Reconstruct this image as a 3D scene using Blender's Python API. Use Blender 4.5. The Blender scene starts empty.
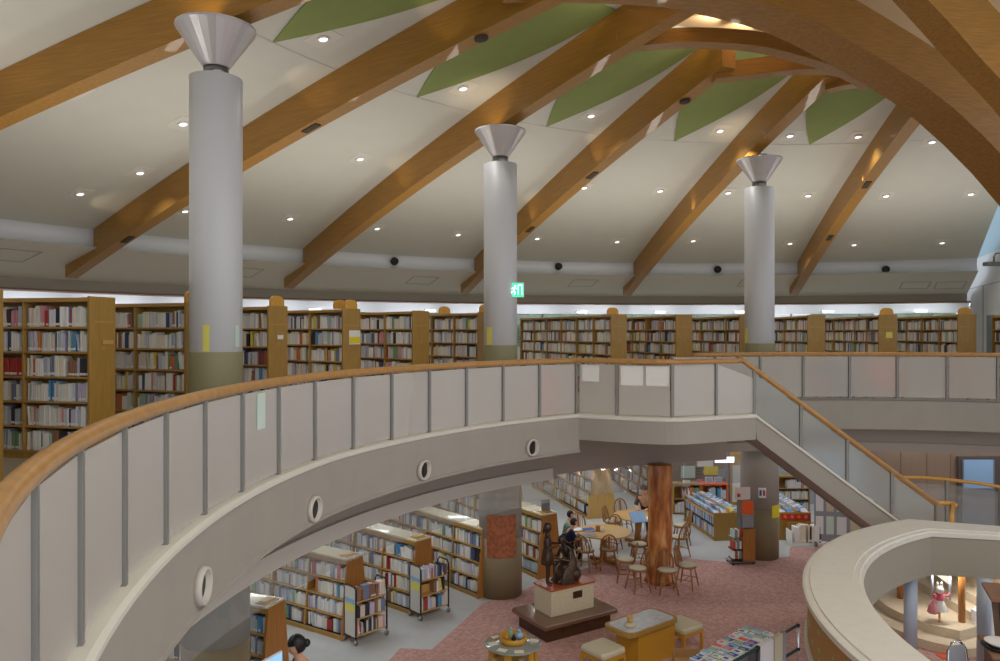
import bpy, math, random
import numpy as np
from mathutils import Vector, Matrix
random.seed(7)
R_ = math.radians
E = 5.25            # eye height above the ground floor
UF = 3.70           # upper floor level
CX, CY = 7.1, 6.5   # centre of the round hall
COL = bpy.context.scene.collection

def at(px, py, d):
    return Vector(((px-500)/750*d, d, E-(py-332)/750*d))
def gr(px, py, z=0.0):
    d = (E-z)*750/(py-332)
    return Vector(((px-500)/750*d, d, z))
def pol(r, a, z=0.0):
    return Vector((CX+r*math.cos(R_(a)), CY+r*math.sin(R_(a)), z))

# ------------------------------------------------------------------ materials
def _mat(name):
    m = bpy.data.materials.new(name); m.use_nodes = True
    return m, m.node_tree.nodes, m.node_tree.links, m.node_tree.nodes['Principled BSDF']
def lin(c):
    return tuple(((v/255)/12.92 if v/255 <= .04045 else ((v/255+.055)/1.055)**2.4) for v in c)+(1,)
def mat(name, c, rough=.6, metal=0, var=0, scale=20, stretch=(1,1,1), bump=0, coat=0, emit=0):
    m, N, L, b = _mat(name)
    b.inputs['Base Color'].default_value = lin(c)
    b.inputs['Roughness'].default_value = rough
    b.inputs['Metallic'].default_value = metal
    if coat: b.inputs['Coat Weight'].default_value = coat
    if emit:
        b.inputs['Emission Color'].default_value = lin(c); b.inputs['Emission Strength'].default_value = emit
    if var or bump:
        tc = N.new('ShaderNodeTexCoord'); mp = N.new('ShaderNodeMapping'); nz = N.new('ShaderNodeTexNoise')
        mp.inputs['Scale'].default_value = stretch
        nz.inputs['Scale'].default_value = scale; nz.inputs['Detail'].default_value = 5
        L.new(tc.outputs['Object'], mp.inputs['Vector']); L.new(mp.outputs[0], nz.inputs['Vector'])
        if var:
            cr = N.new('ShaderNodeValToRGB')
            a = tuple(max(0, v*(1-var)) for v in c); d = tuple(min(255, v*(1+var)) for v in c)
            cr.color_ramp.elements[0].color = lin(a); cr.color_ramp.elements[1].color = lin(d)
            cr.color_ramp.elements[0].position = .3; cr.color_ramp.elements[1].position = .7
            L.new(nz.outputs['Fac'], cr.inputs['Fac']); L.new(cr.outputs['Color'], b.inputs['Base Color'])
        if bump:
            bp = N.new('ShaderNodeBump'); bp.inputs['Strength'].default_value = bump
            bp.inputs['Distance'].default_value = .02
            L.new(nz.outputs['Fac'], bp.inputs['Height']); L.new(bp.outputs[0], b.inputs['Normal'])
    return m
M = {}
M['ceiling'] = mat('ceiling_plaster', (206,206,198), .9, var=.006, scale=2)
M['ceiling_low'] = mat('ceiling_low_plaster', (216,213,204), .9)
M['cove'] = mat('cove_metal', (225,228,232), .35)
M['fasc_dark'] = mat('grey_plaster', (168,162,152), .9)
M['beam'] = mat('glulam', (158,113,42), .5, var=.09, scale=6, stretch=(.25,9,9), coat=.15)
M['beam_x'] = mat('glulam_arch', (152,108,42), .5, var=.09, scale=5, stretch=(.4,3,12), coat=.15)
M['leaf'] = mat('green_panel', (134,148,86), .85, var=.015, scale=4)
M['column'] = mat('column_paint', (212,214,220), .45)
M['olive'] = mat('olive_band', (152,148,116), .55)
M['silver'] = mat('brushed_silver', (214,212,216), .35, metal=.55)
M['steel'] = mat('steel', (150,150,150), .3, metal=.9)
M['chrome'] = mat('chrome', (225,225,228), .12, metal=1)
M['post'] = mat('post_grey', (140,139,136), .45, metal=.2)
M['black'] = mat('black', (22,22,24), .5)
M['darkbrown'] = mat('dark_brown', (70,42,22), .35, var=.15, scale=8, stretch=(1,6,1))
M['rail'] = mat('rail_wood', (184,136,74), .32, var=.06, scale=10, stretch=(1,1,1), coat=.3)
M['brass'] = mat('brass_rail', (205,150,62), .25, var=.04, coat=.4)
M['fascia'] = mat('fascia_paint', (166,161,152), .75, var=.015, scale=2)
M['curb'] = mat('curb_paint', (222,220,210), .5)
M['soffit'] = mat('soffit_paint', (168,156,146), .85)
M['wood'] = mat('shelf_wood', (170,132,62), .45, var=.05, scale=6, stretch=(6,6,.6), coat=.1)
M['wood_shelf'] = mat('shelf_board_wood', (184,144,80), .45, var=.05, scale=6, stretch=(.5,6,6))
M['wood_red'] = mat('end_panel_wood', (172,114,50), .4, var=.06, scale=5, stretch=(6,6,.5), coat=.15)
M['wood_light'] = mat('light_wood', (204,162,94), .45, var=.03, scale=5, stretch=(4,4,.5))
M['cream_top'] = mat('cream_laminate', (226,216,190), .25, coat=.3)
M['log'] = None
M['white'] = mat('white_paint', (228,230,234), .6)
M['wall_white'] = mat('wall_white', (214,218,224), .7)
M['wall_blue'] = mat('wall_blue', (166,196,214), .7)
M['wall_brown'] = mat('wall_brown', (146,124,104), .7, var=.02, scale=3, stretch=(4,4,.4))
M['trim_brown'] = mat('trim_brown', (140,104,80), .6)
M['tile'] = mat('floor_tile', (198,202,204), .3, var=.02, scale=4)
M['carpet_up'] = mat('upper_carpet', (170,160,140), .9, var=.05, scale=60)
M['stone'] = mat('pale_stone', (222,219,210), .45, var=.012, scale=8)
M['stone_grey'] = mat('grey_stone', (176,172,162), .7)
M['step'] = mat('stair_stone', (214,198,172), .6, var=.03, scale=20)
M['cream'] = mat('cream_block', (206,194,166), .7, var=.04, scale=30)
M['cushion'] = mat('cushion_cream', (206,198,172), .85)
M['copper'] = mat('plinth_top', (176,84,48), .3, coat=.3)
M['bronze'] = mat('bronze', (86,70,58), .38, metal=.75, var=.2, scale=20)
M['card'] = mat('cardboard', (186,142,88), .85)
M['paper'] = mat('paper', (236,236,232), .8)
M['yellow'] = mat('yellow_paper', (236,214,40), .7)
M['paleyellow'] = mat('pale_yellow', (232,224,110), .7)
M['palegreen'] = mat('pale_green_paper', (206,226,216), .7)
M['red'] = mat('red', (206,62,30), .5)
M['orange'] = mat('orange_shelf', (240,96,30), .5)
M['pink'] = mat('pink_cloth', (226,110,130), .8)
M['blue'] = mat('blue', (58,92,180), .6)
M['lightblue'] = mat('light_blue', (150,188,226), .6)
M['navy'] = mat('navy_cloth', (28,34,70), .85)
M['greycloth'] = mat('grey_cloth', (150,152,160), .85)
M['greencloth'] = mat('green_cloth', (150,186,160), .85)
M['skin'] = mat('skin', (222,172,140), .6)
M['hair'] = mat('black_hair', (24,20,20), .45)
M['brownhair'] = mat('brown_hair', (54,34,26), .5)
M['pole_green'] = mat('dark_green_belt', (22,60,48), .6)
M['bluepost'] = mat('blue_white_post', (190,204,222), .4)
M['gold'] = mat('ochre_wood', (198,146,40), .4, coat=.2)
M['mural'] = None
M['lamp'] = mat('lamp_glow', (255,250,238), .5, emit=2.2)
M['olive_low'] = mat('olive_low_band', (138,122,92), .55, var=.03, scale=3, stretch=(1,1,.2))
M['lip'] = mat('beam_lip', (206,200,190), .7)
M['frost2'] = None
M['lampdim'] = mat('lamp_white', (250,248,240), .5, emit=1.4)
M['panel_light'] = mat('light_panel', (235,244,255), .5, emit=4)
M['screen'] = mat('monitor_screen', (120,170,235), .3, emit=1.2)
M['frost_door'] = mat('door_glass_frosted', (150,170,200), .35)
M['door_grey'] = mat('door_grey', (122,124,134), .5)
M['outline'] = mat('grille_line', (176,172,162), .8)
M['sign_wood'] = mat('sign_wood', (214,160,62), .45, var=.04)

def log_mat():
    m, N, L, b = _mat('log_wood')
    tc = N.new('ShaderNodeTexCoord'); mp = N.new('ShaderNodeMapping'); mp.inputs['Scale'].default_value = (3,3,.7)
    nz = N.new('ShaderNodeTexNoise'); nz.inputs['Scale'].default_value = 2.2; nz.inputs['Detail'].default_value = 6
    cr = N.new('ShaderNodeValToRGB'); e = cr.color_ramp.elements
    e[0].position = .34; e[0].color = lin((150,82,38)); e[1].position = .66; e[1].color = lin((232,172,108))
    e2 = cr.color_ramp.elements.new(.5); e2.color = lin((202,124,62))
    L.new(tc.outputs['Object'], mp.inputs[0]); L.new(mp.outputs[0], nz.inputs['Vector'])
    L.new(nz.outputs['Fac'], cr.inputs[0]); L.new(cr.outputs[0], b.inputs['Base Color'])
    b.inputs['Roughness'].default_value = .4; b.inputs['Coat Weight'].default_value = .3
    return m
M['log'] = log_mat()
def pink_mat():
    m, N, L, b = _mat('pink_carpet')
    tc = N.new('ShaderNodeTexCoord')
    v = N.new('ShaderNodeTexVoronoi'); v.inputs['Scale'].default_value = 22
    n2 = N.new('ShaderNodeTexNoise'); n2.inputs['Scale'].default_value = 1.2
    cr = N.new('ShaderNodeValToRGB'); e = cr.color_ramp.elements
    e[0].position = 0; e[0].color = lin((182,138,130)); e[1].position = 1; e[1].color = lin((208,168,160))
    sp = N.new('ShaderNodeSeparateColor')
    L.new(tc.outputs['Object'], v.inputs['Vector']); L.new(v.outputs['Color'], sp.inputs[0])
    L.new(sp.outputs[0], cr.inputs[0]); L.new(cr.outputs[0], b.inputs['Base Color'])
    b.inputs['Roughness'].default_value = .9
    return m
M['pink_carpet'] = pink_mat()
def frost_mat():
    m, N, L, b = _mat('frosted_panel')
    b.inputs['Base Color'].default_value = lin((232,230,226))
    b.inputs['Roughness'].default_value = .42
    b.inputs['Transmission Weight'].default_value = .62
    b.inputs['IOR'].default_value = 1.25
    return m
M['frost'] = frost_mat()
def frost2_mat():
    m, N, L, b = _mat('frosted_stair_glass')
    b.inputs['Base Color'].default_value = lin((226,230,230)); b.inputs['Roughness'].default_value = .38
    b.inputs['Transmission Weight'].default_value = .82; b.inputs['IOR'].default_value = 1.15
    return m
M['frost2'] = frost2_mat()
def curtain_glass():
    m, N, L, b = _mat('clear_glass')
    out = N['Material Output']
    t = N.new('ShaderNodeBsdfTransparent'); t.inputs[0].default_value = (.93,.95,.95,1)
    df = N.new('ShaderNodeBsdfDiffuse'); df.inputs[0].default_value = (.7,.72,.74,1)
    gl = N.new('ShaderNodeBsdfGlossy'); gl.inputs['Roughness'].default_value = .03
    m1 = N.new('ShaderNodeMixShader'); m1.inputs[0].default_value = .13
    m2 = N.new('ShaderNodeMixShader'); m2.inputs[0].default_value = .07
    L.new(t.outputs[0], m1.inputs[1]); L.new(df.outputs[0], m1.inputs[2])
    L.new(m1.outputs[0], m2.inputs[1]); L.new(gl.outputs[0], m2.inputs[2])
    L.new(m2.outputs[0], out.inputs['Surface'])
    return m
M['glass'] = curtain_glass()
def mural_mat():
    m, N, L, b = _mat('mural')
    tc = N.new('ShaderNodeTexCoord'); v = N.new('ShaderNodeTexVoronoi'); v.inputs['Scale'].default_value = 4.5
    cr = N.new('ShaderNodeValToRGB'); e = cr.color_ramp.elements
    cr.color_ramp.interpolation = 'CONSTANT'
    e[0].position = 0; e[0].color = lin((150,196,110)); e[1].position = .28; e[1].color = lin((178,134,74))
    L.new(tc.outputs['Object'], v.inputs['Vector']); L.new(v.outputs['Distance'], cr.inputs[0])
    L.new(cr.outputs[0], b.inputs['Base Color']); b.inputs['Roughness'].default_value = .6
    return m
M['mural'] = mural_mat()

# ------------------------------------------------------------------ mesh builder
class MB:
    def __init__(s): s.v = []; s.f = []; s.m = []; s.sm = []
    def add(s, vs, fs, mi=0, smooth=False, mx=None):
        b = len(s.v)
        for p in vs:
            p = Vector(p)
            if mx is not None: p = mx @ p
            s.v.append(tuple(p))
        for f in fs:
            s.f.append(tuple(b+i for i in f)); s.m.append(mi); s.sm.append(smooth)
        return s
    def box(s, lo, hi, mi=0, mx=None, bev=0):
        x0,y0,z0 = lo; x1,y1,z1 = hi
        if bev > 0:
            k = bev
            ring = lambda z, e: [(x0+e+k,y0+e,z),(x1-e-k,y0+e,z),(x1-e,y0+e+k,z),(x1-e,y1-e-k,z),(x1-e-k,y1-e,z),(x0+e+k,y1-e,z),(x0+e,y1-e-k,z),(x0+e,y0+e+k,z)]
            rs = [ring(z0,k*.6), ring(z0+k,0), ring(z1-k,0), ring(z1,k*.6)]
            vs = [p for r in rs for p in r]
            fs = [tuple(reversed(range(8))), tuple(range(24,32))]
            for j in range(3):
                for i in range(8): fs.append((j*8+i, j*8+(i+1)%8, (j+1)*8+(i+1)%8, (j+1)*8+i))
            return s.add(vs, fs, mi, False, mx)
        vs = [(x0,y0,z0),(x1,y0,z0),(x1,y1,z0),(x0,y1,z0),(x0,y0,z1),(x1,y0,z1),(x1,y1,z1),(x0,y1,z1)]
        return s.add(vs, [(3,2,1,0),(4,5,6,7),(0,1,5,4),(1,2,6,5),(2,3,7,6),(3,0,4,7)], mi, False, mx)
    def prism(s, poly, z0, z1, mi=0, mx=None):
        n = len(poly)
        vs = [(p[0],p[1],z0) for p in poly]+[(p[0],p[1],z1) for p in poly]
        fs = [tuple(reversed(range(n))), tuple(range(n,2*n))]+[(i,(i+1)%n,n+(i+1)%n,n+i) for i in range(n)]
        return s.add(vs, fs, mi, False, mx)
    def slab(s, a, b, mi=0, smooth=False):
        """two matching 3-D outlines joined: a solid"""
        n = len(a)
        return s.add(list(a)+list(b), [tuple(reversed(range(n))), tuple(range(n,2*n))]+[(i,(i+1)%n,n+(i+1)%n,n+i) for i in range(n)], mi, smooth)
    def lathe(s, prof, c=(0,0,0), seg=24, mi=0, smooth=True, mx=None, a0=0, a1=360):
        full = abs(a1-a0) >= 360; n = seg if full else seg+1
        vs = []
        for r, z in prof:
            for i in range(n):
                a = R_(a0+(a1-a0)*i/seg); vs.append((c[0]+r*math.cos(a), c[1]+r*math.sin(a), c[2]+z))
        fs = []
        for j in range(len(prof)-1):
            for i in range(seg):
                i2 = (i+1) % n if full else i+1
                fs.append((j*n+i, j*n+i2, (j+1)*n+i2, (j+1)*n+i))
        if full:
            if prof[0][0] > 1e-6: fs.append(tuple(reversed(range(n))))
            if prof[-1][0] > 1e-6: fs.append(tuple(range((len(prof)-1)*n, len(prof)*n)))
        return s.add(vs, fs, mi, smooth, mx)
    def tube(s, path, r, seg=10, mi=0, closed=False, sx=1, mx=None):
        P = [Vector(p) for p in path]; n = len(P); vs = []; rr = r if isinstance(r, (list,tuple)) else [r]*n
        for k in range(n):
            a = P[(k-1) % n] if (closed or k > 0) else P[k]; b = P[(k+1) % n] if (closed or k < n-1) else P[k]
            t = (b-a).normalized(); up = Vector((0,0,1)) if abs(t.z) < .95 else Vector((1,0,0))
            u = t.cross(up).normalized(); w = u.cross(t)
            for i in range(seg):
                q = 2*math.pi*i/seg; vs.append(P[k]+u*math.cos(q)*rr[k]*sx+w*math.sin(q)*rr[k])
        fs = []
        for k in range(n if closed else n-1):
            for i in range(seg): fs.append((k*seg+i, k*seg+(i+1)%seg, ((k+1)%n)*seg+(i+1)%seg, ((k+1)%n)*seg+i))
        if not closed: fs += [tuple(reversed(range(seg))), tuple(range((n-1)*seg, n*seg))]
        return s.add(vs, fs, mi, True, mx)
    def sweep(s, path, w, h0, h1, mi=0):
        """rectangular section, w wide (horizontal), from h0 to h1 above the path"""
        P = [Vector(p) for p in path]; n = len(P); vs = []
        for k in range(n):
            t = (P[min(k+1,n-1)]-P[max(k-1,0)]).normalized()
            side = t.cross(Vector((0,0,1))).normalized(); up = side.cross(t)
            for a, b in ((-w/2,h0),(w/2,h0),(w/2,h1),(-w/2,h1)): vs.append(P[k]+side*a+up*b)
        fs = [(3,2,1,0), tuple((n-1)*4+i for i in range(4))]
        for k in range(n-1):
            for i in range(4): fs.append((k*4+i, k*4+(i+1)%4, (k+1)*4+(i+1)%4, (k+1)*4+i))
        return s.add(vs, fs, mi)
    def ball(s, c, r, seg=14, rings=9, mi=0, sc=(1,1,1), mx=None):
        vs = [(c[0],c[1],c[2]-r*sc[2])]
        for j in range(1, rings):
            a = -math.pi/2+math.pi*j/rings
            for i in range(seg):
                q = 2*math.pi*i/seg
                vs.append((c[0]+r*sc[0]*math.cos(a)*math.cos(q), c[1]+r*sc[1]*math.cos(a)*math.sin(q), c[2]+r*sc[2]*math.sin(a)))
        vs.append((c[0],c[1],c[2]+r*sc[2])); fs = []
        for i in range(seg): fs.append((0, 1+(i+1)%seg, 1+i)); fs.append((len(vs)-1, 1+(rings-2)*seg+i, 1+(rings-2)*seg+(i+1)%seg))
        for j in range(rings-2):
            for i in range(seg): fs.append((1+j*seg+i, 1+j*seg+(i+1)%seg, 1+(j+1)*seg+(i+1)%seg, 1+(j+1)*seg+i))
        return s.add(vs, fs, mi, True, mx)
    def mesh(s, name, mats):
        me = bpy.data.meshes.new(name); me.from_pydata(s.v, [], s.f)
        for m in mats: me.materials.append(m)
        me.polygons.foreach_set('material_index', s.m); me.polygons.foreach_set('use_smooth', s.sm)
        me.update()
        return me
    def obj(s, name, mats, parent=None, loc=None, rz=None):
        if not isinstance(mats, (list,tuple)): mats = [mats]
        o = bpy.data.objects.new(name, s.mesh(name, mats)); COL.objects.link(o)
        if parent: o.parent = parent
        if loc is not None: o.location = loc
        if rz is not None: o.rotation_euler.z = rz
        return o

def tag(o, label=None, cat=None, group=None, kind=None):
    if label: o['label'] = label
    if cat: o['category'] = cat
    if group: o['group'] = group
    if kind: o['kind'] = kind
    return o
def empty(name, loc=(0,0,0), rz=0, label=None, cat=None, group=None):
    o = bpy.data.objects.new(name, None); COL.objects.link(o)
    o.location = loc; o.rotation_euler.z = rz; o.empty_display_size = .1
    return tag(o, label, cat, group)
def kids(o): return [c for c in bpy.data.objects if c.parent == o]
def copy_tree(o, parent=None, ch=None):
    if ch is None:
        ch = {}
        for c in bpy.data.objects:
            if c.parent: ch.setdefault(c.parent.name, []).append(c)
    c = o.copy(); COL.objects.link(c)
    if parent: c.parent = parent
    for k in ch.get(o.name, []): copy_tree(k, c, ch)
    return c
def struct(o): o['kind'] = 'structure'; return o
def F(px): return px

# ------------------------------------------------------------------ roof
def u_(r): return E + 4.75-.1905*(r-8)-.00504*(r-8)*(r-11.15)
def ceil_(r): return u_(r)+.69
A0, A1 = 64.5, 236
prof = [(7.9+i*(20.5-7.9)/18, 0) for i in range(19)]
prof = [(r, ceil_(r)) for r, _ in prof]
struct(MB().lathe(prof, (CX,CY,0), 120, 0, True, a0=A0, a1=A1).obj('ceiling', M['ceiling']))
zc = ceil_(20.5)
cove = [(20.5,zc),(20.62,zc-.05),(20.68,zc-.16),(20.66,zc-.27),(20.55,zc-.38),(20.38,E+2.05),(20.3,E+2.02)]
struct(MB().lathe(cove, (CX,CY,0), 120, 0, True, a0=A0, a1=A1).obj('trim_cove', M['cove']))
low = [(20.3,E+2.02),(21.5,E+1.76),(23.2,E+1.40)]
struct(MB().lathe(low, (CX,CY,0), 120, 0, True, a0=A0, a1=A1).obj('ceiling_outer', M['ceiling_low']))
struct(MB().lathe([(23.2,E+1.40),(23.2,E+1.13)], (CX,CY,0), 120, 0, True, a0=A0, a1=A1).obj('wall_bulkhead', M['fasc_dark']))
struct(MB().lathe([(23.2,E+1.13),(23.17,E+1.13),(23.17,E+1.09),(24.4,E+1.09)], (CX,CY,0), 120, 0, False, a0=A0-3, a1=A1).obj('trim_bulkhead', M['trim_brown']))
# inner dome over the void
inner = [(7.9,ceil_(7.9)),(7.9,ceil_(7.9)+.4),(6.4,ceil_(7.9)+.68)]
struct(MB().lathe([(6.4,ceil_(7.9)+.68),(3,ceil_(7.9)+1.35),(0.2,ceil_(7.9)+1.6)], (CX,CY,0), 72, 0, False).obj('ceiling_dome_top', mat('dome_boards_shade_toned', (70,46,26), .7, var=.08, scale=3)))  # dome top coloured dark, its lack of light put into the material
struct(MB().lathe(inner, (CX,CY,0), 72, 0, False, a0=0, a1=360).obj('ceiling_dome', mat('dome_lit_toned', (228,200,158), .7)))  # lighter tone here paints in the glow of the lit gap

struct(MB().lathe([(12.06,ceil_(12.06)-.002),(12.06,ceil_(12.06)-.006),(12.10,ceil_(12.10)-.006),(12.10,ceil_(12.10)-.001)], (CX,CY,0), 120, 0, True, a0=A0, a1=A1).obj('trim_seam', mat('seam_grey', (200,199,192), .9)))
# radial glulam beams
BA = [161.6,145.2,128.9,112.5,96.1,79.8]
beam_lab = {178:'timber roof beam nearest the top left corner, mostly outside the picture',
 161.6:'timber roof beam resting above the nearest and widest white column',
 145.2:'timber roof beam between the first and second white columns from the left',
 128.9:'timber roof beam over the middle white column beside the exit sign',
 112.5:'timber roof beam between the middle and the right-hand white columns',
 96.1:'timber roof beam resting above the farthest white column on the right',
 79.8:'rightmost timber roof beam running down to the outer wall, no column under it'}
def beam_profile():
    bot = []; top = []
    for i in range(25):
        r = 7.9+(21.85-7.9)*i/24
        bot.append((r, u_(r)))
    t = []
    for i in range(19):
        r = 7.9+(20.45-7.9)*i/18; t.append((r, ceil_(r)+.12))
    t += [(20.5, zc-.02),(20.75, zc-.15),(20.62, zc-.36),(20.5,E+2.02),(21.9,E+1.70)]
    return bot+list(reversed(t))
bp_ = beam_profile()
def beam_mesh(R0=7.9):
    mb = MB(); w = .15
    # cap polygons triangulated as strips: pair bottom and top samples
    n = 40; L, Rr = [], []
    def top(r):
        if r <= 20.45: return ceil_(r)-.006
        return E+2.02-(r-20.3)*.2165-.006
    rs = sorted(set([R0+(21.85-R0)*i/n for i in range(n+1)]+[20.45,20.46,20.5]))
    vs = []
    for r in rs:
        vs += [(r,-w,u_(r)),(r,w,u_(r)),(r,w,top(r)),(r,-w,top(r))]
    fs = [(0,1,2,3), tuple((len(rs)-1)*4+i for i in (3,2,1,0))]
    for k in range(len(rs)-1):
        for i in range(4): fs.append((k*4+(i+1)%4, k*4+i, (k+1)*4+i, (k+1)*4+(i+1)%4))
    mb.add(vs, fs); return mb
bm_mesh = beam_mesh(7.7).mesh('roof_beam', [M['beam']]); bm_long = beam_mesh(6.3).mesh('roof_beam_long', [M['beam']])
for a, lab in beam_lab.items():
    o = bpy.data.objects.new('roof_beam', bm_long if a in (145.2,128.9) else bm_mesh); COL.objects.link(o)
    o.location = (CX,CY,0); o.rotation_euler.z = R_(a)
    tag(o, lab, 'roof beam', 'radiating timber roof beams', 'thing')
    spots = {145.2:[(19.2,0),(12.9,0),(9.0,1)],112.5:[(16.3,0),(12.7,0),(9.0,1)],79.8:[(16.6,0),(12.9,0)]}.get(a, [])
    for r, rnd in spots:
        sl = math.atan((u_(r+.1)-u_(r-.1))/.2)
        mx = Matrix.Translation((r,0,u_(r))) @ Matrix.Rotation(-sl, 4, 'Y')
        mb = MB()
        if rnd: mb.lathe([(.11,.02),(.11,-.03),(.08,-.04)], (0,0,0), 16, mx=mx)
        else: mb.box((-.2,-.07,-.02),(.2,.07,.01), mx=mx)
        mb.obj('lamp_slot', mat('slot_dark', (60,48,36), .7) if 'slot' not in M else M['slot'], o)
        if 'slot' not in M: M['slot'] = bpy.data.materials['slot_dark']

# green leaf panels in the bays
leafs = {152.9:'cut by the top edge, right of the nearest column',
 136.5:'left of the middle column, below the top edge',
 120.2:'between the middle column beam and the next beam right', 103.8:'just left of the farthest column beam',
 87.4:'smallest looking one, right of the farthest column'}
for a, lab in leafs.items():
    vs = []; fs = []; n = 30; half = 6.4
    for i in range(n+1):
        t = i/n; r = 12.05-t*(12.05-8.0); hw = half*math.sin(t**1.05*math.pi/2)*R_(1)
        z = ceil_(r)-.03
        vs += [(r*math.cos(-hw), r*math.sin(-hw), z), (r, 0, z), (r*math.cos(hw), r*math.sin(hw), z)]
    m = len(vs); vs += [(x,y,z+.02) for x,y,z in vs]
    for i in range(n):
        k = i*3
        for q in (0,1): fs.append((k+q,k+3+q,k+4+q,k+1+q)); fs.append((m+k+1+q,m+k+4+q,m+k+3+q,m+k+q))
        fs.append((k,m+k,m+k+3,k+3)); fs.append((k+2,k+5,m+k+5,m+k+2))
    o = MB().add(vs, fs).obj('leaf_panel', M['leaf'], loc=(CX,CY,0), rz=R_(a))
    tag(o, 'green leaf-shaped ceiling panel '+lab, 'ceiling panel', 'green leaf panels on the ceiling')

# ring ties and arches
def curve(pts, n=28):
    P = [Vector(p) for p in pts]; out = []
    for k in range(len(P)-1):
        p0 = P[max(k-1,0)]; p1 = P[k]; p2 = P[k+1]; p3 = P[min(k+2,len(P)-1)]
        m = max(2, n//(len(P)-1))
        for i in range(m):
            t = i/m
            out.append(.5*((2*p1)+(-p0+p2)*t+(2*p0-5*p1+4*p2-p3)*t*t+(-p0+3*p1-3*p2+p3)*t**3))
    out.append(P[-1]); return out
def arch(name, pts, w, h, label, mt='beam_x'):
    o = MB().sweep(curve(pts), w, 0, h).obj(name, M[mt])
    return tag(o, label, 'timber arch', 'timber arches at the top of the roof')
A_far = [at(500,3,10.9), at(570,3,11.1), at(660,7,11.4), at(700,15,11.55), at(768,33.5,11.84), at(842,72,12.16), at(916,121,12.5), at(1000,208,12.9), at(1090,345,13.3)]
arch('roof_arch', [p+Vector((.1,-.36,0)) for p in A_far], .74, .62, 'great timber arch sweeping from top centre to the right edge, lowest and lit orange')
A2 = [at(800,-70,9.6), at(860,-28,9.7), at(912,24,9.8), at(950,66,9.9), at(1000,120,10.0), at(1060,200,10.2), at(1120,300,10.4)]
arch('roof_arch', [p+Vector((.07,-.2,0)) for p in A2], .42, .62, 'second timber arch cutting the top right corner, in front of the great arch')
Bp = [at(617,50,12.67), at(650,45.5,12.75), at(700,43,12.85), at(757,47,12.9), at(800,57,12.95), at(838,69,12.95), at(870,86,12.95)]
arch('roof_arch', [p+Vector((0,.1,0)) for p in Bp], .3, .25, 'slim horizontal curved timber below the brightly lit dome gap')
Cp = [at(716,79,13.8), at(745,76,13.8), at(800,70,13.7), at(842,72,13.5), at(870,86,13.4)]
arch('roof_arch', [p+Vector((0,.12,0)) for p in Cp], .3, .3, 'short timber tie meeting the beam left of the right-hand column')
Dp = [at(830,90,14.4), at(850,85,14.2), at(885,84,14), at(905,90,13.9)]
arch('roof_arch', [p+Vector((0,.12,0)) for p in Dp], .28, .28, 'shortest timber tie, at the upper end of the farthest column beam')
Ap = [at(440,8,9.6), at(505,4,10.7), at(520,0,10.9), at(560,-2,11), at(600,2,11.1)]

# ------------------------------------------------------------------ ceiling downlights
def ceil_hit(px, py):
    lo, hi = 3, 40
    best = None
    for i in range(800):
        d = 5+i*.035; p = at(px, py, d); r = math.hypot(p.x-CX, p.y-CY)
        if 7.9 <= r <= 23.2:
            z = ceil_(r) if r < 20.5 else E+2.02-(r-20.3)*.214
            if p.z <= z+ .02 and best is not None and best[1] > 0: return p.x, p.y, z, r
            best = (d, p.z-z)
        # searching from near: ray rises with d
        if 7.9 <= r <= 23.2 and p.z >= (ceil_(r) if r < 20.5 else E+2.02-(r-20.3)*.214):
            return p.x, p.y, (ceil_(r) if r < 20.5 else E+2.02-(r-20.3)*.214), r
    return None
def build_downlight():
    o = empty('ceiling_downlight')
    MB().lathe([(.095,.0),(.10,-.03),(.085,-.045),(.07,-.02)], seg=18).obj('trim_ring', M['white'], o)
    MB().lathe([(.0,-.028),(.07,-.028),(.07,-.02),(0,-.02)], seg=18).obj('lamp', M['lamp'], o)
    MB().box((-.26,-.2,-.008),(.26,.2,.004)).obj('backing_plate', M['ceiling_low'], o)
    return o
dl0 = build_downlight()
DL = [(323,38),(75,91),(183,123),(80,193),(270,146),(360,158),(463,87),(440,170),(290,218),(185,210),(377,228),(458,234),(537,238),
      (591,115),(584,187),(720,130),(660,190),(728,192),(617,241),(693,240),(790,135),(858,136),(808,195),(854,244),(886,195),(942,242),(971,193),(932,141),(790,243),(140,172)]
ordn = ['first','second','third','fourth','fifth','sixth','seventh','eighth','ninth','tenth','eleventh','twelfth','thirteenth','fourteenth','fifteenth','sixteenth','seventeenth','eighteenth','nineteenth','twentieth']
bay_names = [(170,'left of the first column'),(153,'right of the first column'),(137,'left of the middle column'),(121,'right of the middle column'),(104,'left of the farthest column'),(88,'right of the farthest column'),(71,'beyond the rightmost beam')]
cnt = {}
first = True
DL = sorted(DL, key=lambda p: p[1])
DLpos = []
for px, py in DL:
    h = ceil_hit(px, py)
    if not h: continue
    x, y, z, r = h
    a = math.degrees(math.atan2(y-CY, x-CX)) % 360
    bn = min(bay_names, key=lambda b: abs(b[0]-a))[1]
    k = cnt.get(bn, 0); cnt[bn] = k+1
    o = dl0 if first else copy_tree(dl0); first = False
    sl = -math.atan((ceil_(r+.1)-ceil_(r-.1))/.2)
    o.matrix_world = Matrix.Translation((x,y,z)) @ Matrix.Rotation(R_(a), 4, 'Z') @ Matrix.Rotation(sl, 4, 'Y')
    DLpos.append((x,y,z))
    tag(o, 'round downlight, %s from the top in the ceiling bay %s' % (ordn[k], bn), 'ceiling light', 'recessed ceiling downlights')

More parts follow.
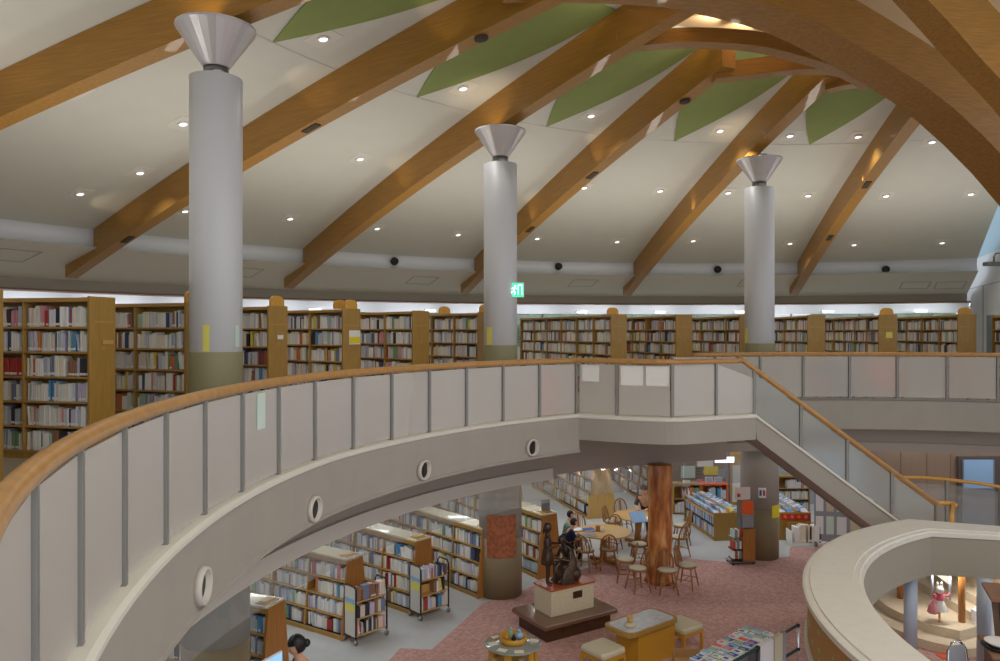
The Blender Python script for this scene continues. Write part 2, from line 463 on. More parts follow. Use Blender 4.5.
# grille outlines in the low outer ceiling
def outer_hit(px, py):
    for i in range(900):
        d = 12+i*.03; p = at(px, py, d); r = math.hypot(p.x-CX, p.y-CY)
        if r > 20.3 and p.z >= E+2.02-(r-20.3)*.214: return p, r
g0 = None
for (px, py, lab) in ((12,255,'at the far left'),(422,280,'left of the middle column'),(583,283,'just right of the exit sign'),(752,283,'left of the right column'),(915,285,'right of the rightmost beam'),(950,285,'nearest the right wall'),(243,272,'right of the nearest column')):
    h = outer_hit(px, py)
    if not h: continue
    p, r = h
    a = math.atan2(p.y-CY, p.x-CX)
    if g0 is None:
        mb = MB()
        for s in (-1,1): mb.box((-.45,s*.45-.02,-.012),(.45,s*.45+.02,.004)); mb.box((s*.45-.02,-.45,-.012),(s*.45+.02,.45,.004))
        g0 = mb.obj('ceiling_hatch', M['outline']); o = g0
    else: o = copy_tree(g0)
    o.matrix_world = Matrix.Translation((p.x,p.y,E+2.02-(r-20.3)*.214)) @ Matrix.Rotation(a,4,'Z') @ Matrix.Rotation(math.atan(.214),4,'Y')
    tag(o, 'square hatch frame in the low outer ceiling, '+lab, 'ceiling hatch', 'hatch frames in the outer ceiling')
s0 = None
for (px, py, lab) in ((395,262,'left of the middle column'),(559,267,'right of the exit sign'),(718,270,'left of the right-hand column'),(886,270,'right of the rightmost beam')):
    # on the cove at r = 20.6
    best = min((abs(math.hypot(at(px,py,d/50).x-CX, at(px,py,d/50).y-CY)-20.5), d/50) for d in range(700,1700))
    p = at(px, py, best[1]); a = math.atan2(p.y-CY, p.x-CX)
    if s0 is None:
        mb = MB(); mb.lathe([(.0,0),(.10,0),(.13,.02),(.13,.08),(.0,.08)], seg=18)
        s0 = empty('cove_spotlight'); mb.obj('housing', M['black'], s0)
        MB().lathe([(.0,-.01),(.06,-.01),(.06,.01),(0,.01)], seg=14).obj('lens', M['slot'], s0); o = s0
    else: o = copy_tree(s0)
    o.matrix_world = Matrix.Translation(p) @ Matrix.Rotation(a,4,'Z') @ Matrix.Rotation(R_(60),4,'Y')
    tag(o, 'small black round fitting on the pale cove, '+lab, 'ceiling fitting', 'black fittings along the cove')

# ------------------------------------------------------------------ columns
def colr(a): return 11.43 if a == 162.2 else 11.15
def column(a, lab, d=None):
    o = empty('round_column', pol(colr(a), a, 0), R_(a), lab, 'column', 'tall round columns')
    MB().lathe([(.335,UF),(.335,E+3.37),(.31,E+3.38)], seg=40).obj('shaft', M['column'], o)
    MB().lathe([(.342,UF),(.342,E-.27),(.34,E-.26)], seg=40).obj('base_band', M['olive'], o)
    MB().lathe([(.16,E+3.38),(.16,E+3.52)], seg=28).obj('neck', M['steel'], o)
    MB().lathe([(.17,E+3.52),(.50,E+4.0),(.515,E+4.02),(.515,E+4.05),(.49,E+4.05),(.15,E+3.6)], seg=28, smooth=False).obj('capital', M['silver'], o)
    MB().box((-.2,-.09,E+3.7),(.2,.09,u_(11.15)-.01)).obj('bracket', M['black'], o)
    MB().lathe([(.433,0),(.433,1.17)], seg=44).obj('lower_band', M['olive_low'], o)
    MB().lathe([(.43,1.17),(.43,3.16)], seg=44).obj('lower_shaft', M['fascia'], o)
    for s in (-1, 1):
        pass
    return o
cols = {162.2:'nearest and widest white round column with flared metal capital, left part of the hall',
 129.5:'middle white round column with the green exit sign beside it',
 95.2:'farthest white round column, right of the centre above the stair rail'}
for a, l in cols.items(): column(a, l)
def curved_sheet(a_col, r, w_deg, c_deg, z0, z1, name, mt, thick=.006, rad=.34):
    c = pol(colr(a_col), a_col, 0); mb = MB()
    outs = []
    n = 8; A = []; B = []
    for i in range(n+1):
        t = R_(c_deg-w_deg/2+w_deg*i/n)
        A.append((c.x+r*math.cos(t), c.y+r*math.sin(t))); B.append((c.x+(r+thick)*math.cos(t), c.y+(r+thick)*math.sin(t)))
    mb.prism(B+list(reversed(A)), z0, z1)
    return mb.obj(name, mt)
def view_ang(a_col):
    c = pol(colr(a_col), a_col); return math.degrees(math.atan2(-c.y, -c.x))
# notes taped on the columns
va = view_ang(162.2)
tag(curved_sheet(162.2,.338,14,va-21,E-.25,E+.09,'taped_note',M['paleyellow']), 'yellow paper strip taped to the left side of the nearest column', 'notice', 'notes taped to columns')
tag(curved_sheet(162.2,.338,14,va+50,E-.2,E+.09,'taped_note',M['palegreen']), 'pale paper strip at the right edge of the nearest column', 'notice', 'notes taped to columns')
va = view_ang(129.5)
tag(curved_sheet(129.5,.338,22,va-42,E-.25,E+.1,'taped_note',M['paleyellow']), 'yellow paper strip on the middle white column above the railing', 'notice', 'notes taped to columns')
va = view_ang(95.2)
tag(curved_sheet(95.2,.338,16,va-58,E-.25,E+.1,'taped_note',M['paleyellow']), 'yellow paper strip on the left edge of the farthest column', 'notice', 'notes taped to columns')
# posters on the lower columns
def poster_mat():
    m, N, L, b = _mat('orange_poster')
    tc = N.new('ShaderNodeTexCoord'); v = N.new('ShaderNodeTexNoise'); v.inputs['Scale'].default_value = 14
    cr = N.new('ShaderNodeValToRGB'); e = cr.color_ramp.elements
    e[0].position = .40; e[0].color = lin((150,86,56)); e[1].position = .60; e[1].color = lin((182,106,66))
    L.new(tc.outputs['Object'], v.inputs['Vector']); L.new(v.outputs['Fac'], cr.inputs[0]); L.new(cr.outputs[0], b.inputs['Base Color'])
    return m
va = view_ang(129.5)
tag(curved_sheet(129.5,.436,82,va+4,.82,1.66,'hanging_poster',poster_mat()), 'large orange-brown poster wrapped on the ground floor middle column', 'poster')
va = view_ang(95.2)
tag(curved_sheet(95.2,.436,48,va+62,.98,1.27,'taped_note',M['yellow']), 'bright yellow sheet on the ground floor column under the stair', 'notice', 'notes taped to columns')
o = curved_sheet(95.2,.436,22,va+8,1.45,1.68,'sticker_sheet',M['paper'])
tag(o, 'small white sheet with coloured stickers on the column under the stair', 'notice')
for k,(q,mm) in enumerate(((-5,'blue'),(5,'red'))):
    s = curved_sheet(95.2,.444,6,va+8+q,1.5,1.63,'sticker',M[mm]); s.parent = o; s['label'] = ('blue sticker','red sticker')[k]

# ------------------------------------------------------------------ upper floor slab, fascia, railings
def balc_r(a):
    if a >= 185:
        ks = [(185,9.43),(193,9.44),(200,9.45),(205,9.45),(209,9.435),(213,9.41),(218,9.38),(400,9.3)]
        for (a0,r0),(a1,r1) in zip(ks, ks[1:]):
            if a <= a1:
                t = (a-a0)/(a1-a0); return r0+(r1-r0)*t
    if a >= 165: return 9.43
    return 9.43+(9.03-9.43)*(165-a)/(165-129.5)
def bp(r_off, a, z):
    # left balcony edge measured about (7.1, 6.2)
    r = balc_r(a)+r_off
    return Vector((7.1+r*math.cos(R_(a)), 6.2+r*math.sin(R_(a)), z))
AL0, AL1 = 129.6, 232
def arc_pts(r_off, z, a0=AL0, a1=AL1, n=60): return [bp(r_off, a0+(a1-a0)*i/n, z) for i in range(n+1)]
def ribbon(sections, name, mt, smooth=False):
    """sections: list of point lists, joined as strips"""
    mb = MB(); n = len(sections[0]); vs = [p for s in sections for p in s]; fs = []
    for j in range(len(sections)-1):
        for i in range(n-1): fs.append((j*n+i, j*n+i+1, (j+1)*n+i+1, (j+1)*n+i))
    return mb.add(vs, fs, 0, smooth).obj(name, mt)
KZ = E-1.43     # top of the kerb
# kerb, closed section
secs = [arc_pts(.14,KZ-.16),arc_pts(.14,KZ),arc_pts(-.07,KZ),arc_pts(-.10,KZ-.02),arc_pts(-.10,KZ-.05),arc_pts(-.07,KZ-.07)]
struct(ribbon(secs, 'trim_kerb', M['curb']))
FB = E-2.10
secs = [arc_pts(-.07,KZ-.07),arc_pts(-.07,FB+.04),arc_pts(-.09,FB+.03),arc_pts(-.09,FB),arc_pts(.05,FB)]
struct(ribbon(secs, 'wall_balcony_fascia', M['fascia']))
# landing that bulges toward the void
LP = [(1.35,13.16),(1.66,13.0),(2.0,12.83),(2.43,12.64),(2.88,12.54),(3.3,12.66),(3.7,12.85),(4.1,13.02),(4.46,13.16)]
LPc = curve([(x,y,0) for x,y in LP], 32)
def offs(path, d, z):
    out = []
    for k, p in enumerate(path):
        t = (path[min(k+1,len(path)-1)]-path[max(k-1,0)]).normalized()
        nrm = Vector((t.y,-t.x,0))   # toward the camera side for a left-to-right path
        q = p+nrm*d; out.append(Vector((q.x,q.y,z)))
    return out
LF = E-1.88
secs = [offs(LPc,-.14,KZ-.16),offs(LPc,-.14,KZ),offs(LPc,.05,KZ),offs(LPc,.08,KZ-.02),offs(LPc,.08,KZ-.06),offs(LPc,.05,KZ-.08)]
struct(ribbon(secs, 'trim_kerb', M['curb']))
secs = [offs(LPc,.05,KZ-.08),offs(LPc,.05,LF),offs(LPc,-.2,LF)]
struct(ribbon(secs, 'wall_landing_fascia', M['fascia']))
# right-hand balcony edge beyond the stair
def rp(r_off, a, z): return Vector((CX+(9.78+r_off)*math.cos(R_(a)), CY+(9.78+r_off)*math.sin(R_(a)), z))
AR0, AR1 = 30, 118
def rarc(r_off, z, n=50): return [rp(r_off, AR0+(AR1-AR0)*i/n, z) for i in range(n+1)]
secs = [rarc(.14,KZ-.2),rarc(.14,KZ),rarc(-.04,KZ),rarc(-.06,KZ-.03),rarc(-.04,KZ-.05)]
struct(ribbon(secs, 'trim_kerb', M['post']))
secs = [rarc(-.04,KZ-.05),rarc(-.04,FB),rarc(.25,FB)]
struct(ribbon(secs, 'wall_balcony_fascia', M['fascia']))
# slab (floor surface, landing infill and underside)
def ring_slab(r0, r1, z0, z1, a0, a1, name, mt, n=80):
    mb = MB(); vs = []; fs = []
    for i in range(n+1):
        a = a0+(a1-a0)*i/n
        for r, z in ((r0,z0),(r1,z0),(r1,z1),(r0,z1)): vs.append(pol(r,a,z))
    for i in range(n):
        for k in range(4): fs.append((i*4+k, i*4+(k+1)%4, i*4+4+(k+1)%4, i*4+4+k))
    fs += [(0,1,2,3), (n*4+3,n*4+2,n*4+1,n*4)]
    return struct(mb.add(vs, fs).obj(name, mt))
ring_slab(9.86, 24, UF-.5, UF, 30, 240, 'floor_upper', M['carpet_up'])
# infill between landing curve / left edge and slab
mb = MB()
front = offs(LPc,-.12,UF); back = [pol(9.9, 127.5-(127.5-103)*i/(len(front)-1), UF) for i in range(len(front))]
n = len(front)
vs = front+back+[v-Vector((0,0,.36)) for v in front+back]; fs = []
for i in range(n-1): fs += [(i,i+1,n+i+1,n+i), (2*n+i+1,2*n+i,3*n+i,3*n+i+1)]
mb.add(vs, fs)
Lf = arc_pts(.1,UF); Lb = [pol(9.9, AL0-2+(AL1-AL0)*i/60, UF) for i in range(61)]; n = 61
vs = Lf+Lb+[v-Vector((0,0,.45)) for v in Lf+Lb]; fs = []
for i in range(n-1): fs += [(i+1,i,n+i,n+i+1), (2*n+i,2*n+i+1,3*n+i+1,3*n+i)]
mb.add(vs, fs)
struct(mb.obj('floor_landing', M['carpet_up']))
# stepped beam below the slab edge
def rb(r, a, z): return Vector((7.1+r*math.cos(R_(a)), 6.4+r*math.sin(R_(a)), z))
def barc(r, z, a0, a1, n=60): return [rb(r, a0+(a1-a0)*i/n, z) for i in range(n+1)]
BZ = E-2.85
struct(ribbon([barc(10.2,UF-.4,126.9,232),barc(10.2,BZ+.2,126.9,232)], 'beam_edge_left', M['soffit']))
struct(ribbon([barc(10.2,BZ+.22,126.9,232),barc(10.12,BZ+.22,126.9,232),barc(10.12,BZ,126.9,232),barc(10.45,BZ,126.9,232),barc(10.45,UF-.5,126.9,232)], 'beam_lip_left', M['lip']))
struct(ribbon([barc(10.25,UF-.4,102,127.0),barc(10.25,BZ+.05,102,127.0),barc(10.45,BZ+.05,102,127.0),barc(10.45,UF-.5,102,127.0)], 'beam_edge_middle', M['soffit']))
struct(ribbon([barc(10.5,UF-.4,30,103),barc(10.5,E-2.46,30,103),barc(10.42,E-2.46,30,103),barc(10.42,E-2.66,30,103),barc(10.6,E-2.66,30,103),barc(10.6,UF-.5,30,103)], 'beam_edge_right', M['soffit']))
# glass smoke curtain
gc = empty('smoke_curtain', (0,0,0), 0, 'clear glass draught curtain hanging below the balcony edge above the ground floor', 'glass curtain')
segs = 15
for i in range(segs):
    a0 = 100+(215-100)*i/segs; a1 = 100+(215-100)*(i+1)/segs
    A = barc(10.30, E-3.33, a0+.08, a1-.08, 4); B = barc(10.312, E-3.33, a0+.08, a1-.08, 4)
    mb = MB(); n = 5
    ring = A+list(reversed(B)); top = [Vector((p.x,p.y,E-2.7)) for p in ring]
    mb.slab(ring, top).obj('glass_pane', M['glass'], gc)

# vent roundels on the fascia
v0 = None
for (px, py, lab) in ((200,586,'lowest and nearest'),(313,509,'second from the lower left'),(423,470,'third from the lower left'),(531.5,447.5,'highest and smallest')):
    best = None
    for k in range(2600):
        d = 2.5+k*.005; p = at(px, py, d)
        a = math.degrees(math.atan2(p.y-6.2, p.x-7.1)) % 360
        rr = math.hypot(p.x-7.1, p.y-6.2)
        e = abs(rr-(balc_r(a)-.07))
        if best is None or e < best[0]: best = (e, p, a)
    _, p, a = best
    if v0 is None:
        v0 = empty('fascia_vent'); o = v0
        MB().lathe([(.112,.0),(.114,.05),(.122,.055),(.140,.05),(.146,.0)], seg=28).obj('rim', M['lip'], v0)
        MB().lathe([(.0,.006),(.113,.006),(.113,.0),(0,0)], seg=24).obj('dark_opening', M['black'], v0)
    else: o = copy_tree(v0)
    nrm = Vector((math.cos(R_(a+180)), math.sin(R_(a+180)), 0))
    o.matrix_world = Matrix.Translation(p) @ nrm.to_track_quat('Z','Y').to_matrix().to_4x4()
    tag(o, 'round air outlet with pale rim on the balcony fascia, '+lab, 'air vent', 'round vents along the balcony fascia')

# railings ---------------------------------------------------------------
RZ = E-.50   # rail centre height
def post_obj(p, h, parent, tdir, name='post'):
    mb = MB()
    mx = Matrix.Translation(p) @ Matrix.Rotation(math.atan2(tdir.y, tdir.x), 4, 'Z')
    mb.box((-.021,-.026,0),(.021,.026,h), mx=mx); mb.box((-.026,-.036,h-.03),(.026,.036,h), mx=mx)
    return mb.obj(name, M['post'], parent)
def panel_obj(p, q, z0, z1, parent, gap=.035, name='frosted_panel', z0b=None, z1b=None, mt='frost'):
    t = (q-p); L = t.length; t = t.normalized(); nrm = Vector((t.y,-t.x,0))
    a = p+t*gap; b = q-t*gap
    z0b = z0 if z0b is None else z0b; z1b = z1 if z1b is None else z1b
    A = [Vector((a.x,a.y,z0)),Vector((b.x,b.y,z0b)),Vector((b.x,b.y,z1b)),Vector((a.x,a.y,z1))]
    f = [v+nrm*.006 for v in A]; g = [v-nrm*.006 for v in A]
    return MB().slab(f, g).obj(name, M[mt], parent)
main = empty('balcony_railing', bp(0,165,KZ), 0, 'long curved railing with wooden handrail and frosted panels, from the lower left to the centre', 'railing')
inv = Matrix.Translation(-main.location)
pa = []
# post angles from the measured spacing (0.85 m)
a = 129.7
while a < 226:
    pa.append(a); a += math.degrees((.85 if a < 168 else .83)/balc_r(a))
pts = [bp(0, a, KZ) for a in pa]
def rel(o): o.matrix_parent_inverse = Matrix.Translation(-main.location)
for k, p in enumerate(pts):
    t = (pts[min(k+1,len(pts)-1)]-pts[max(k-1,0)]).normalized()
    o = post_obj(p, .93, main, t); rel(o)
    if k < len(pts)-1:
        o = panel_obj(p, pts[k+1], KZ+.02, KZ+.87, main); rel(o)
mb = MB(); mb.tube(arc_pts(0, RZ, 129.6, 230, 110), .046, 12)
o = mb.obj('handrail', M['rail'], main); rel(o)
mb = MB(); mb.sweep(arc_pts(0, KZ+.885, 129.6, 228, 90), .03, 0, .03)
o = mb.obj('top_channel', M['post'], main); rel(o)
# taped strip on a panel
pm = at(259,402,7.0)
# landing + stair railing
main2 = empty('stair_railing', (2.9,12.6,KZ), 0, 'railing of the bulging landing that runs on down the stair to the right', 'railing')
def rel2(o): o.matrix_parent_inverse = Matrix.Translation(-main2.location)
lp = [Vector((x,y,KZ)) for x,y in ((1.365,13.155),(2.0,12.83),(2.88,12.54),(3.7,12.85),(4.46,13.16))]
for k, p in enumerate(lp):
    t = (lp[min(k+1,4)]-lp[max(k-1,0)]).normalized()
    if k not in (0,4): rel2(post_obj(p, .93, main2, t))
    if k < 3: rel2(panel_obj(p, lp[k+1], KZ+.02, KZ+.87, main2))
SY = 13.16
def sx(px): return (px-500)/750*SY
def sz(py): return E-(py-332)/750*SY
rel2(panel_obj(lp[3], lp[4], KZ+.02, KZ+.87, main2, z1b=sz(375)-.05))
def kerb_line(px): return 413.5+(px-754)*(517-413.5)/(894-754)
def rail_line(px): return 359+(px-740)*(503.5-359)/(936.4-740)
sp = [754,800.8,847,891.6,936]
for k in range(len(sp)):
    p = Vector((sx(sp[k]), SY, sz(kerb_line(sp[k]))))
    h = sz(rail_line(sp[k]))-p.z-.03
    rel2(post_obj(p, h, main2, Vector((1,0,0))))
    if k < len(sp)-1:
        q = Vector((sx(sp[k+1]), SY, 0))
        rel2(panel_obj(Vector((p.x,SY,0)), q, sz(kerb_line(sp[k]+2))+.03, sz(rail_line(sp[k]+2))-.07, main2, z0b=sz(kerb_line(sp[k+1]-2))+.03, z1b=sz(rail_line(sp[k+1]-2))-.07, mt='frost2'))
rail_pts = [Vector((p.x,p.y,RZ)) for p in offs(LPc,0,0)][:-3]
rail_pts += [Vector((sx(738),SY-.05,sz(357)-.02)), Vector((sx(745),SY,sz(362))), Vector((sx(936),SY,sz(503.5)))]
rel2(MB().tube(rail_pts, [.046]*(len(rail_pts)-2)+[.045,.045], 12).obj('handrail', M['rail'], main2))
end = [Vector((sx(936),SY,sz(503.5))), Vector((sx(940),SY,sz(503))), Vector((sx(956),SY+.1,sz(505))), Vector((sx(957),SY+.02,sz(506)))]
rel2(MB().tube(end, .04, 10).obj('rail_return', M['brass'], main2))
rel2(MB().tube([Vector((sx(953),SY,sz(505))), Vector((sx(930),SY-.6,sz(521)))], .04, 10).obj('lower_handrail', M['brass'], main2))
rel2(post_obj(Vector((sx(953),SY+.05,1.33)), sz(507)-1.33, main2, Vector((1,0,0))))
# right-hand upper railing
main3 = empty('upper_railing', rp(0,75,KZ), 0, 'straight-looking railing with frosted panels on the far right of the upper floor', 'railing')
def rel3(o): o.matrix_parent_inverse = Matrix.Translation(-main3.location)
def ang_at(px):
    best = min((abs(500+750*rp(0,a/20,0).x/rp(0,a/20,0).y-px), a/20) for a in range(900,2400))
    return best[1]
rpx = [1140,1092,1048,998,947,897,849.5,803,760,715,672]
ra = [ang_at(p) for p in rpx]
rpts = [rp(0, a, KZ) for a in ra]
for k, p in enumerate(rpts):
    t = (rpts[min(k+1,len(rpts)-1)]-rpts[max(k-1,0)]).normalized()
    rel3(post_obj(p, .93, main3, t))
    if k < len(rpts)-1: rel3(panel_obj(p, rpts[k+1], KZ+.03, KZ+.90, main3))
rel3(MB().tube([rp(0, 40+(108-40)*i/50, RZ+.02) for i in range(51)], .045, 10).obj('handrail', M['rail'], main3))

# papers taped behind the panels
def sheet(name, p, q, z0, z1, mt, label, cat='notice', group=None, thick=.004, off=.012):
    t = (q-p).normalized(); nrm = Vector((t.y,-t.x,0))
    A = [Vector((p.x,p.y,z0)),Vector((q.x,q.y,z0)),Vector((q.x,q.y,z1)),Vector((p.x,p.y,z1))]
    f = [v+nrm*(off+thick) for v in A]; g = [v+nrm*off for v in A]
    return tag(MB().slab(f, g).obj(name, mt), label, cat, group)
def on_seg(a, b, f): return a+(b-a)*f
sheet('notice_sheet', on_seg(lp[0],lp[1],.12), on_seg(lp[0],lp[1],.56), E-.86, E-.58, M['paper'], 'single white notice on the first landing panel, left of the pair', group='notices on the landing panels')
sheet('notice_sheet', on_seg(lp[1],lp[2],.07), on_seg(lp[1],lp[2],.48), E-.91, E-.58, M['paper'], 'left one of two white notices side by side on the landing panel', group='notices on the landing panels')
sheet('notice_sheet', on_seg(lp[1],lp[2],.53), on_seg(lp[1],lp[2],.94), E-.91, E-.58, M['paper'], 'right one of two white notices side by side on the landing panel', group='notices on the landing panels')
k = min(range(len(pts)-1), key=lambda k: abs(500+750*((pts[k]+pts[k+1])/2).x/((pts[k]+pts[k+1])/2).y-263))
a_, b_ = pts[k+1], pts[k]
sheet('notice_strip', on_seg(a_,b_,.38), on_seg(a_,b_,.60), E-.92, E-.58, M['palegreen'], 'pale green strip stuck on a frosted panel of the long curved railing')

# stair body --------------------------------------------------------------
x0s, x1s = sx(754), sx(936)
def zs(px): return sz(kerb_line(px))
st = empty('upper_stair', (x0s,SY,KZ), 0, 'straight stair running down to the right from the landing, seen from its side', 'staircase')
def rels(o): o.matrix_parent_inverse = Matrix.Translation(-st.location); return o
topL = [(sx(754),zs(754)),(sx(950),zs(950))]
botL = [(sx(950),zs(950)-.46),(sx(757.8)-.02,sz(440))]
for (y0,y1) in ((SY-.05,SY+.12),(SY+1.45,SY+1.6)):
    pr = [(sx(754),zs(754)-.04),(sx(950),zs(950)-.04),(sx(950),zs(950)-.48),(sx(756),LF)]
    a = [Vector((x,y0,z)) for x,z in pr]; b = [Vector((x,y1,z)) for x,z in pr]
    rels(MB().slab(a,b).obj('stringer', M['fascia'], st))
pr = [(sx(754),zs(754)),(sx(950),zs(950)),(sx(950),zs(950)-.05),(sx(754),zs(754)-.05)]
rels(MB().slab([Vector((x,SY-.08,z)) for x,z in pr],[Vector((x,SY+.14,z)) for x,z in pr]).obj('kerb_cap', M['curb'], st))
pr = [(sx(756),LF+.03),(sx(950),zs(950)-.45),(sx(950),zs(950)-.3),(sx(756),LF+.18)]
rels(MB().slab([Vector((x,SY+.12,z)) for x,z in pr],[Vector((x,SY+1.45,z)) for x,z in pr]).obj('soffit', M['soffit'], st))
nst = 14
for i in range(nst):
    xa = sx(757)+(sx(945)-sx(757))*i/nst; xb = xa+(sx(945)-sx(757))/nst+.02
    z = UF-(UF-1.35)*(i+1)/nst
    rels(MB().box((xa,SY+.12,z-.16),(xb,SY+1.45,z)).obj('tread', M['step'], st))
# wall end of the soffit under the landing (dark bulk behind the bulge)
mb = MB(); f_ = offs(LPc,-.25,LF+.02); b_ = [pol(10.2, 127.5-(127.5-101)*i/(len(f_)-1), LF+.02) for i in range(len(f_))]
n = len(f_); vs = f_+b_; fs = [(i+1,i,n+i,n+i+1) for i in range(n-1)]
struct(mb.add(vs, fs).obj('ceiling_landing', M['soffit']))
# intermediate landing and its curved brass rail with glass
ml = empty('lower_landing', (8.6,14,1.1), 0, 'intermediate stair landing with curved brass handrail on glass panels, right side', 'landing')
def relm(o): o.matrix_parent_inverse = Matrix.Translation(-ml.location); return o
relm(MB().prism([(7.96,13.05),(11.2,13.05),(11.2,15.0),(9.5,15.2),(7.96,15.35)], 1.12, 1.32).obj('platform', M['stone_grey'], ml))
cr = curve([at(886,478,15.3), at(920,477.5,15.3), at(960,481,15.1), at(1000,487,14.8), at(1060,500,14.3)], 24)
relm(MB().tube(cr, .035, 10).obj('handrail', M['brass'], ml))
for k in (2,10,18,23):
    p = cr[k]; relm(post_obj(Vector((p.x,p.y,1.32)), p.z-1.32-.02, ml, Vector((1,0,0))))
for k0,k1 in ((2,10),(10,18),(18,23)):
    p, q = cr[k0], cr[k1]
    relm(panel_obj(Vector((p.x,p.y,0)), Vector((q.x,q.y,0)), 1.36, p.z-.1, ml, z1b=q.z-.1, name='glass_panel', mt='glass'))

# ------------------------------------------------------------------ ground floor, walls
struct(MB().box((-22,-6,-.2),(24,34,0)).obj('floor', M['tile']))
pk = [gr(389,661),gr(400,648.5),gr(431.6,650),gr(483.7,603),gr(523,590),gr(586,568),gr(624,562),gr(675,557.5),gr(725,562),gr(776,558),gr(789,557),gr(790,547),gr(815,548),gr(830,540),(11,18.6,0),(14,16,0),(14,3,0),(3,3,0),(-.5,7,0)]
struct(MB().prism([(p[0],p[1]) for p in pk], .001, .006).obj('floor_carpet', M['pink_carpet']))
# upper outer wall with window band
def cyl_wall(r, z0, z1, a0, a1, name, mt, n=60, th=.12):
    return ring_slab(r, r+th, z0, z1, a0, a1, name, mt, n)
cyl_wall(24, UF, E-.6, 60, 240, 'wall_outer', M['wall_white'])
cyl_wall(24, E+.72, E+1.2, 60, 240, 'wall_outer_head', M['wall_white'])
cyl_wall(24, E-.6, E+.72, 121, 240, 'wall_outer_left', M['wall_white'])
cyl_wall(23.95, 0, UF-.4, 60, 240, 'wall_lower', M['wall_white'])
wn = 0
for a in range(61, 121, 6):
    wn += 1
    w = empty('window_%d' % wn); w['kind'] = 'structure'
    mb = MB()
    for da in (0, 3, 6):
        mx = Matrix.Translation((CX,CY,0)) @ Matrix.Rotation(R_(a+da),4,'Z')
        mb.box((24.0,-.03,E-.6),(24.08,.03,E+.72), mx=mx)
    mb.obj('window_frame', M['post'], w)
    ring = ring_slab(24.03, 24.04, E-.58, E+.70, a+.1, a+5.9, 'window_pane', M['glass'], 4); ring.parent = w
# white hall lamps under the trim, seen as bright dashes
w0 = None
for (px,lab) in ((82,'far left'),(315,'third bay'),(430,'left of the middle column'),(582,'right of the exit sign'),(660,'between two signs'),(740,'beside the right column'),(828,'right of the far column'),(921,'nearest the right wall')):
    best = min((abs(math.hypot(at(px,310,d/20).x-CX, d/20-CY)-23.8), d/20) for d in range(300,700))
    p = at(px,310,best[1]); p.z = E+.76
    if w0 is None: 
        w0 = empty('wall_lamp'); o = w0
        MB().box((-.2,-.07,0),(.2,.07,.05), bev=.015).obj('diffuser', M['lamp'], w0)
        MB().box((-.22,-.09,.05),(.22,.09,.1)).obj('housing', M['white'], w0)
    else: o = copy_tree(w0)
    o.location = p; o.rotation_euler.z = math.atan2(p.y-CY,p.x-CX)+math.pi/2
    tag(o, 'slim bright lamp under the outer bulkhead above the shelves, '+lab, 'wall lamp', 'slim lamps along the outer bulkhead')
# right wall
rw = MB(); a_ = Vector((17.6,28.4,0)); b_ = Vector((14.9,21.6,0)); b2 = b_+(b_-a_)*.9
t = (b2-a_).normalized(); nn = Vector((t.y,-t.x,0))
def wall_seg(z0,z1,name,mt,pull=0):
    A = [a_+nn*pull, b2+nn*pull, b2-nn*.2, a_-nn*.2]
    return struct(MB().slab([Vector((p.x,p.y,z0)) for p in A],[Vector((p.x,p.y,z1)) for p in A]).obj(name, mt))
wall_seg(UF, E+1.57, 'wall_right', mat('wall_right_grey', (206,208,212), .6))
wall_seg(E+1.57, E+1.60, 'trim_right', M['post'], -.005)
wall_seg(E+1.60, E+2.6, 'wall_right_upper', M['wall_white'])
wall_seg(E+2.6, E+7, 'wall_right_top', M['wall_blue'])
for i in range(1,4):
    q = a_.lerp(b2, .22*i)
    struct(MB().box((-.01,-.02,UF),(.01,.02,E+1.57), mx=Matrix.Translation(q) @ Matrix.Rotation(math.atan2(t.y,t.x),4,'Z')).obj('trim_joint', M['post']))
# doorway strip on the right wall
q = a_.lerp(b2,.30)
d1 = MB().box((-.35,-.06,UF),(.35,.06,UF+2.1), mx=Matrix.Translation(q) @ Matrix.Rotation(math.atan2(t.y,t.x),4,'Z')).obj('door_1', mat('door_dark', (96,104,116), .5)); struct(d1)
# wall spotlight fixture on the right wall
sf = empty('arm_spotlight', at(994,262,22.5), 0, 'grey arm-mounted spotlight on the upper right wall at the picture edge', 'spotlight')
MB().tube([(0,0,0),(0,.0,.15),(.05,0,.25),(.3,.1,.28),(.6,.2,.25)], .025, 8).obj('arm', M['steel'], sf)
MB().box((-.28,-.12,-.12),(.28,.12,0), bev=.02).obj('lamp_head', M['steel'], sf)
# ground floor brown wall with grey door on the right
struct(MB().box((9.3,18.9,0),(18,19.1,3.0)).obj('wall_right_lower', M['wall_brown']))
for x in (10.1,10.75,11.35,12.0):
    struct(MB().box((x-.005,18.89,0),(x+.005,18.9,3.0)).obj('trim_groove', M['trim_brown']))
d2 = MB(); d2.box((at(959,0,18.8).x,18.80,0),(at(1006,0,18.8).x,18.9,2.12))
d2 = struct(d2.obj('door_2', mat('door_frame_dark', (84,76,70), .5)))
MB().box((at(962,0,18.8).x,18.77,.02),(at(994,0,18.8).x,18.80,2.05)).obj('door_leaf', M['door_grey'], d2)
MB().box((at(963,0,18.8).x,18.755,E-(488-332)/750*18.8),(at(992,0,18.8).x,18.77,E-(459.5-332)/750*18.8)).obj('door_glass', M['lightblue'], d2)
# back wall of the ground floor behind the children's shelves
struct(MB().box((4.95,22.3,0),(6.72,22.45,2.9)).obj('wall_back', M['wall_brown']))
struct(MB().box((6.72,22.9,0),(10.8,23.05,2.9)).obj('wall_back_grey', mat('wall_grey_blue', (176,184,196), .7)))
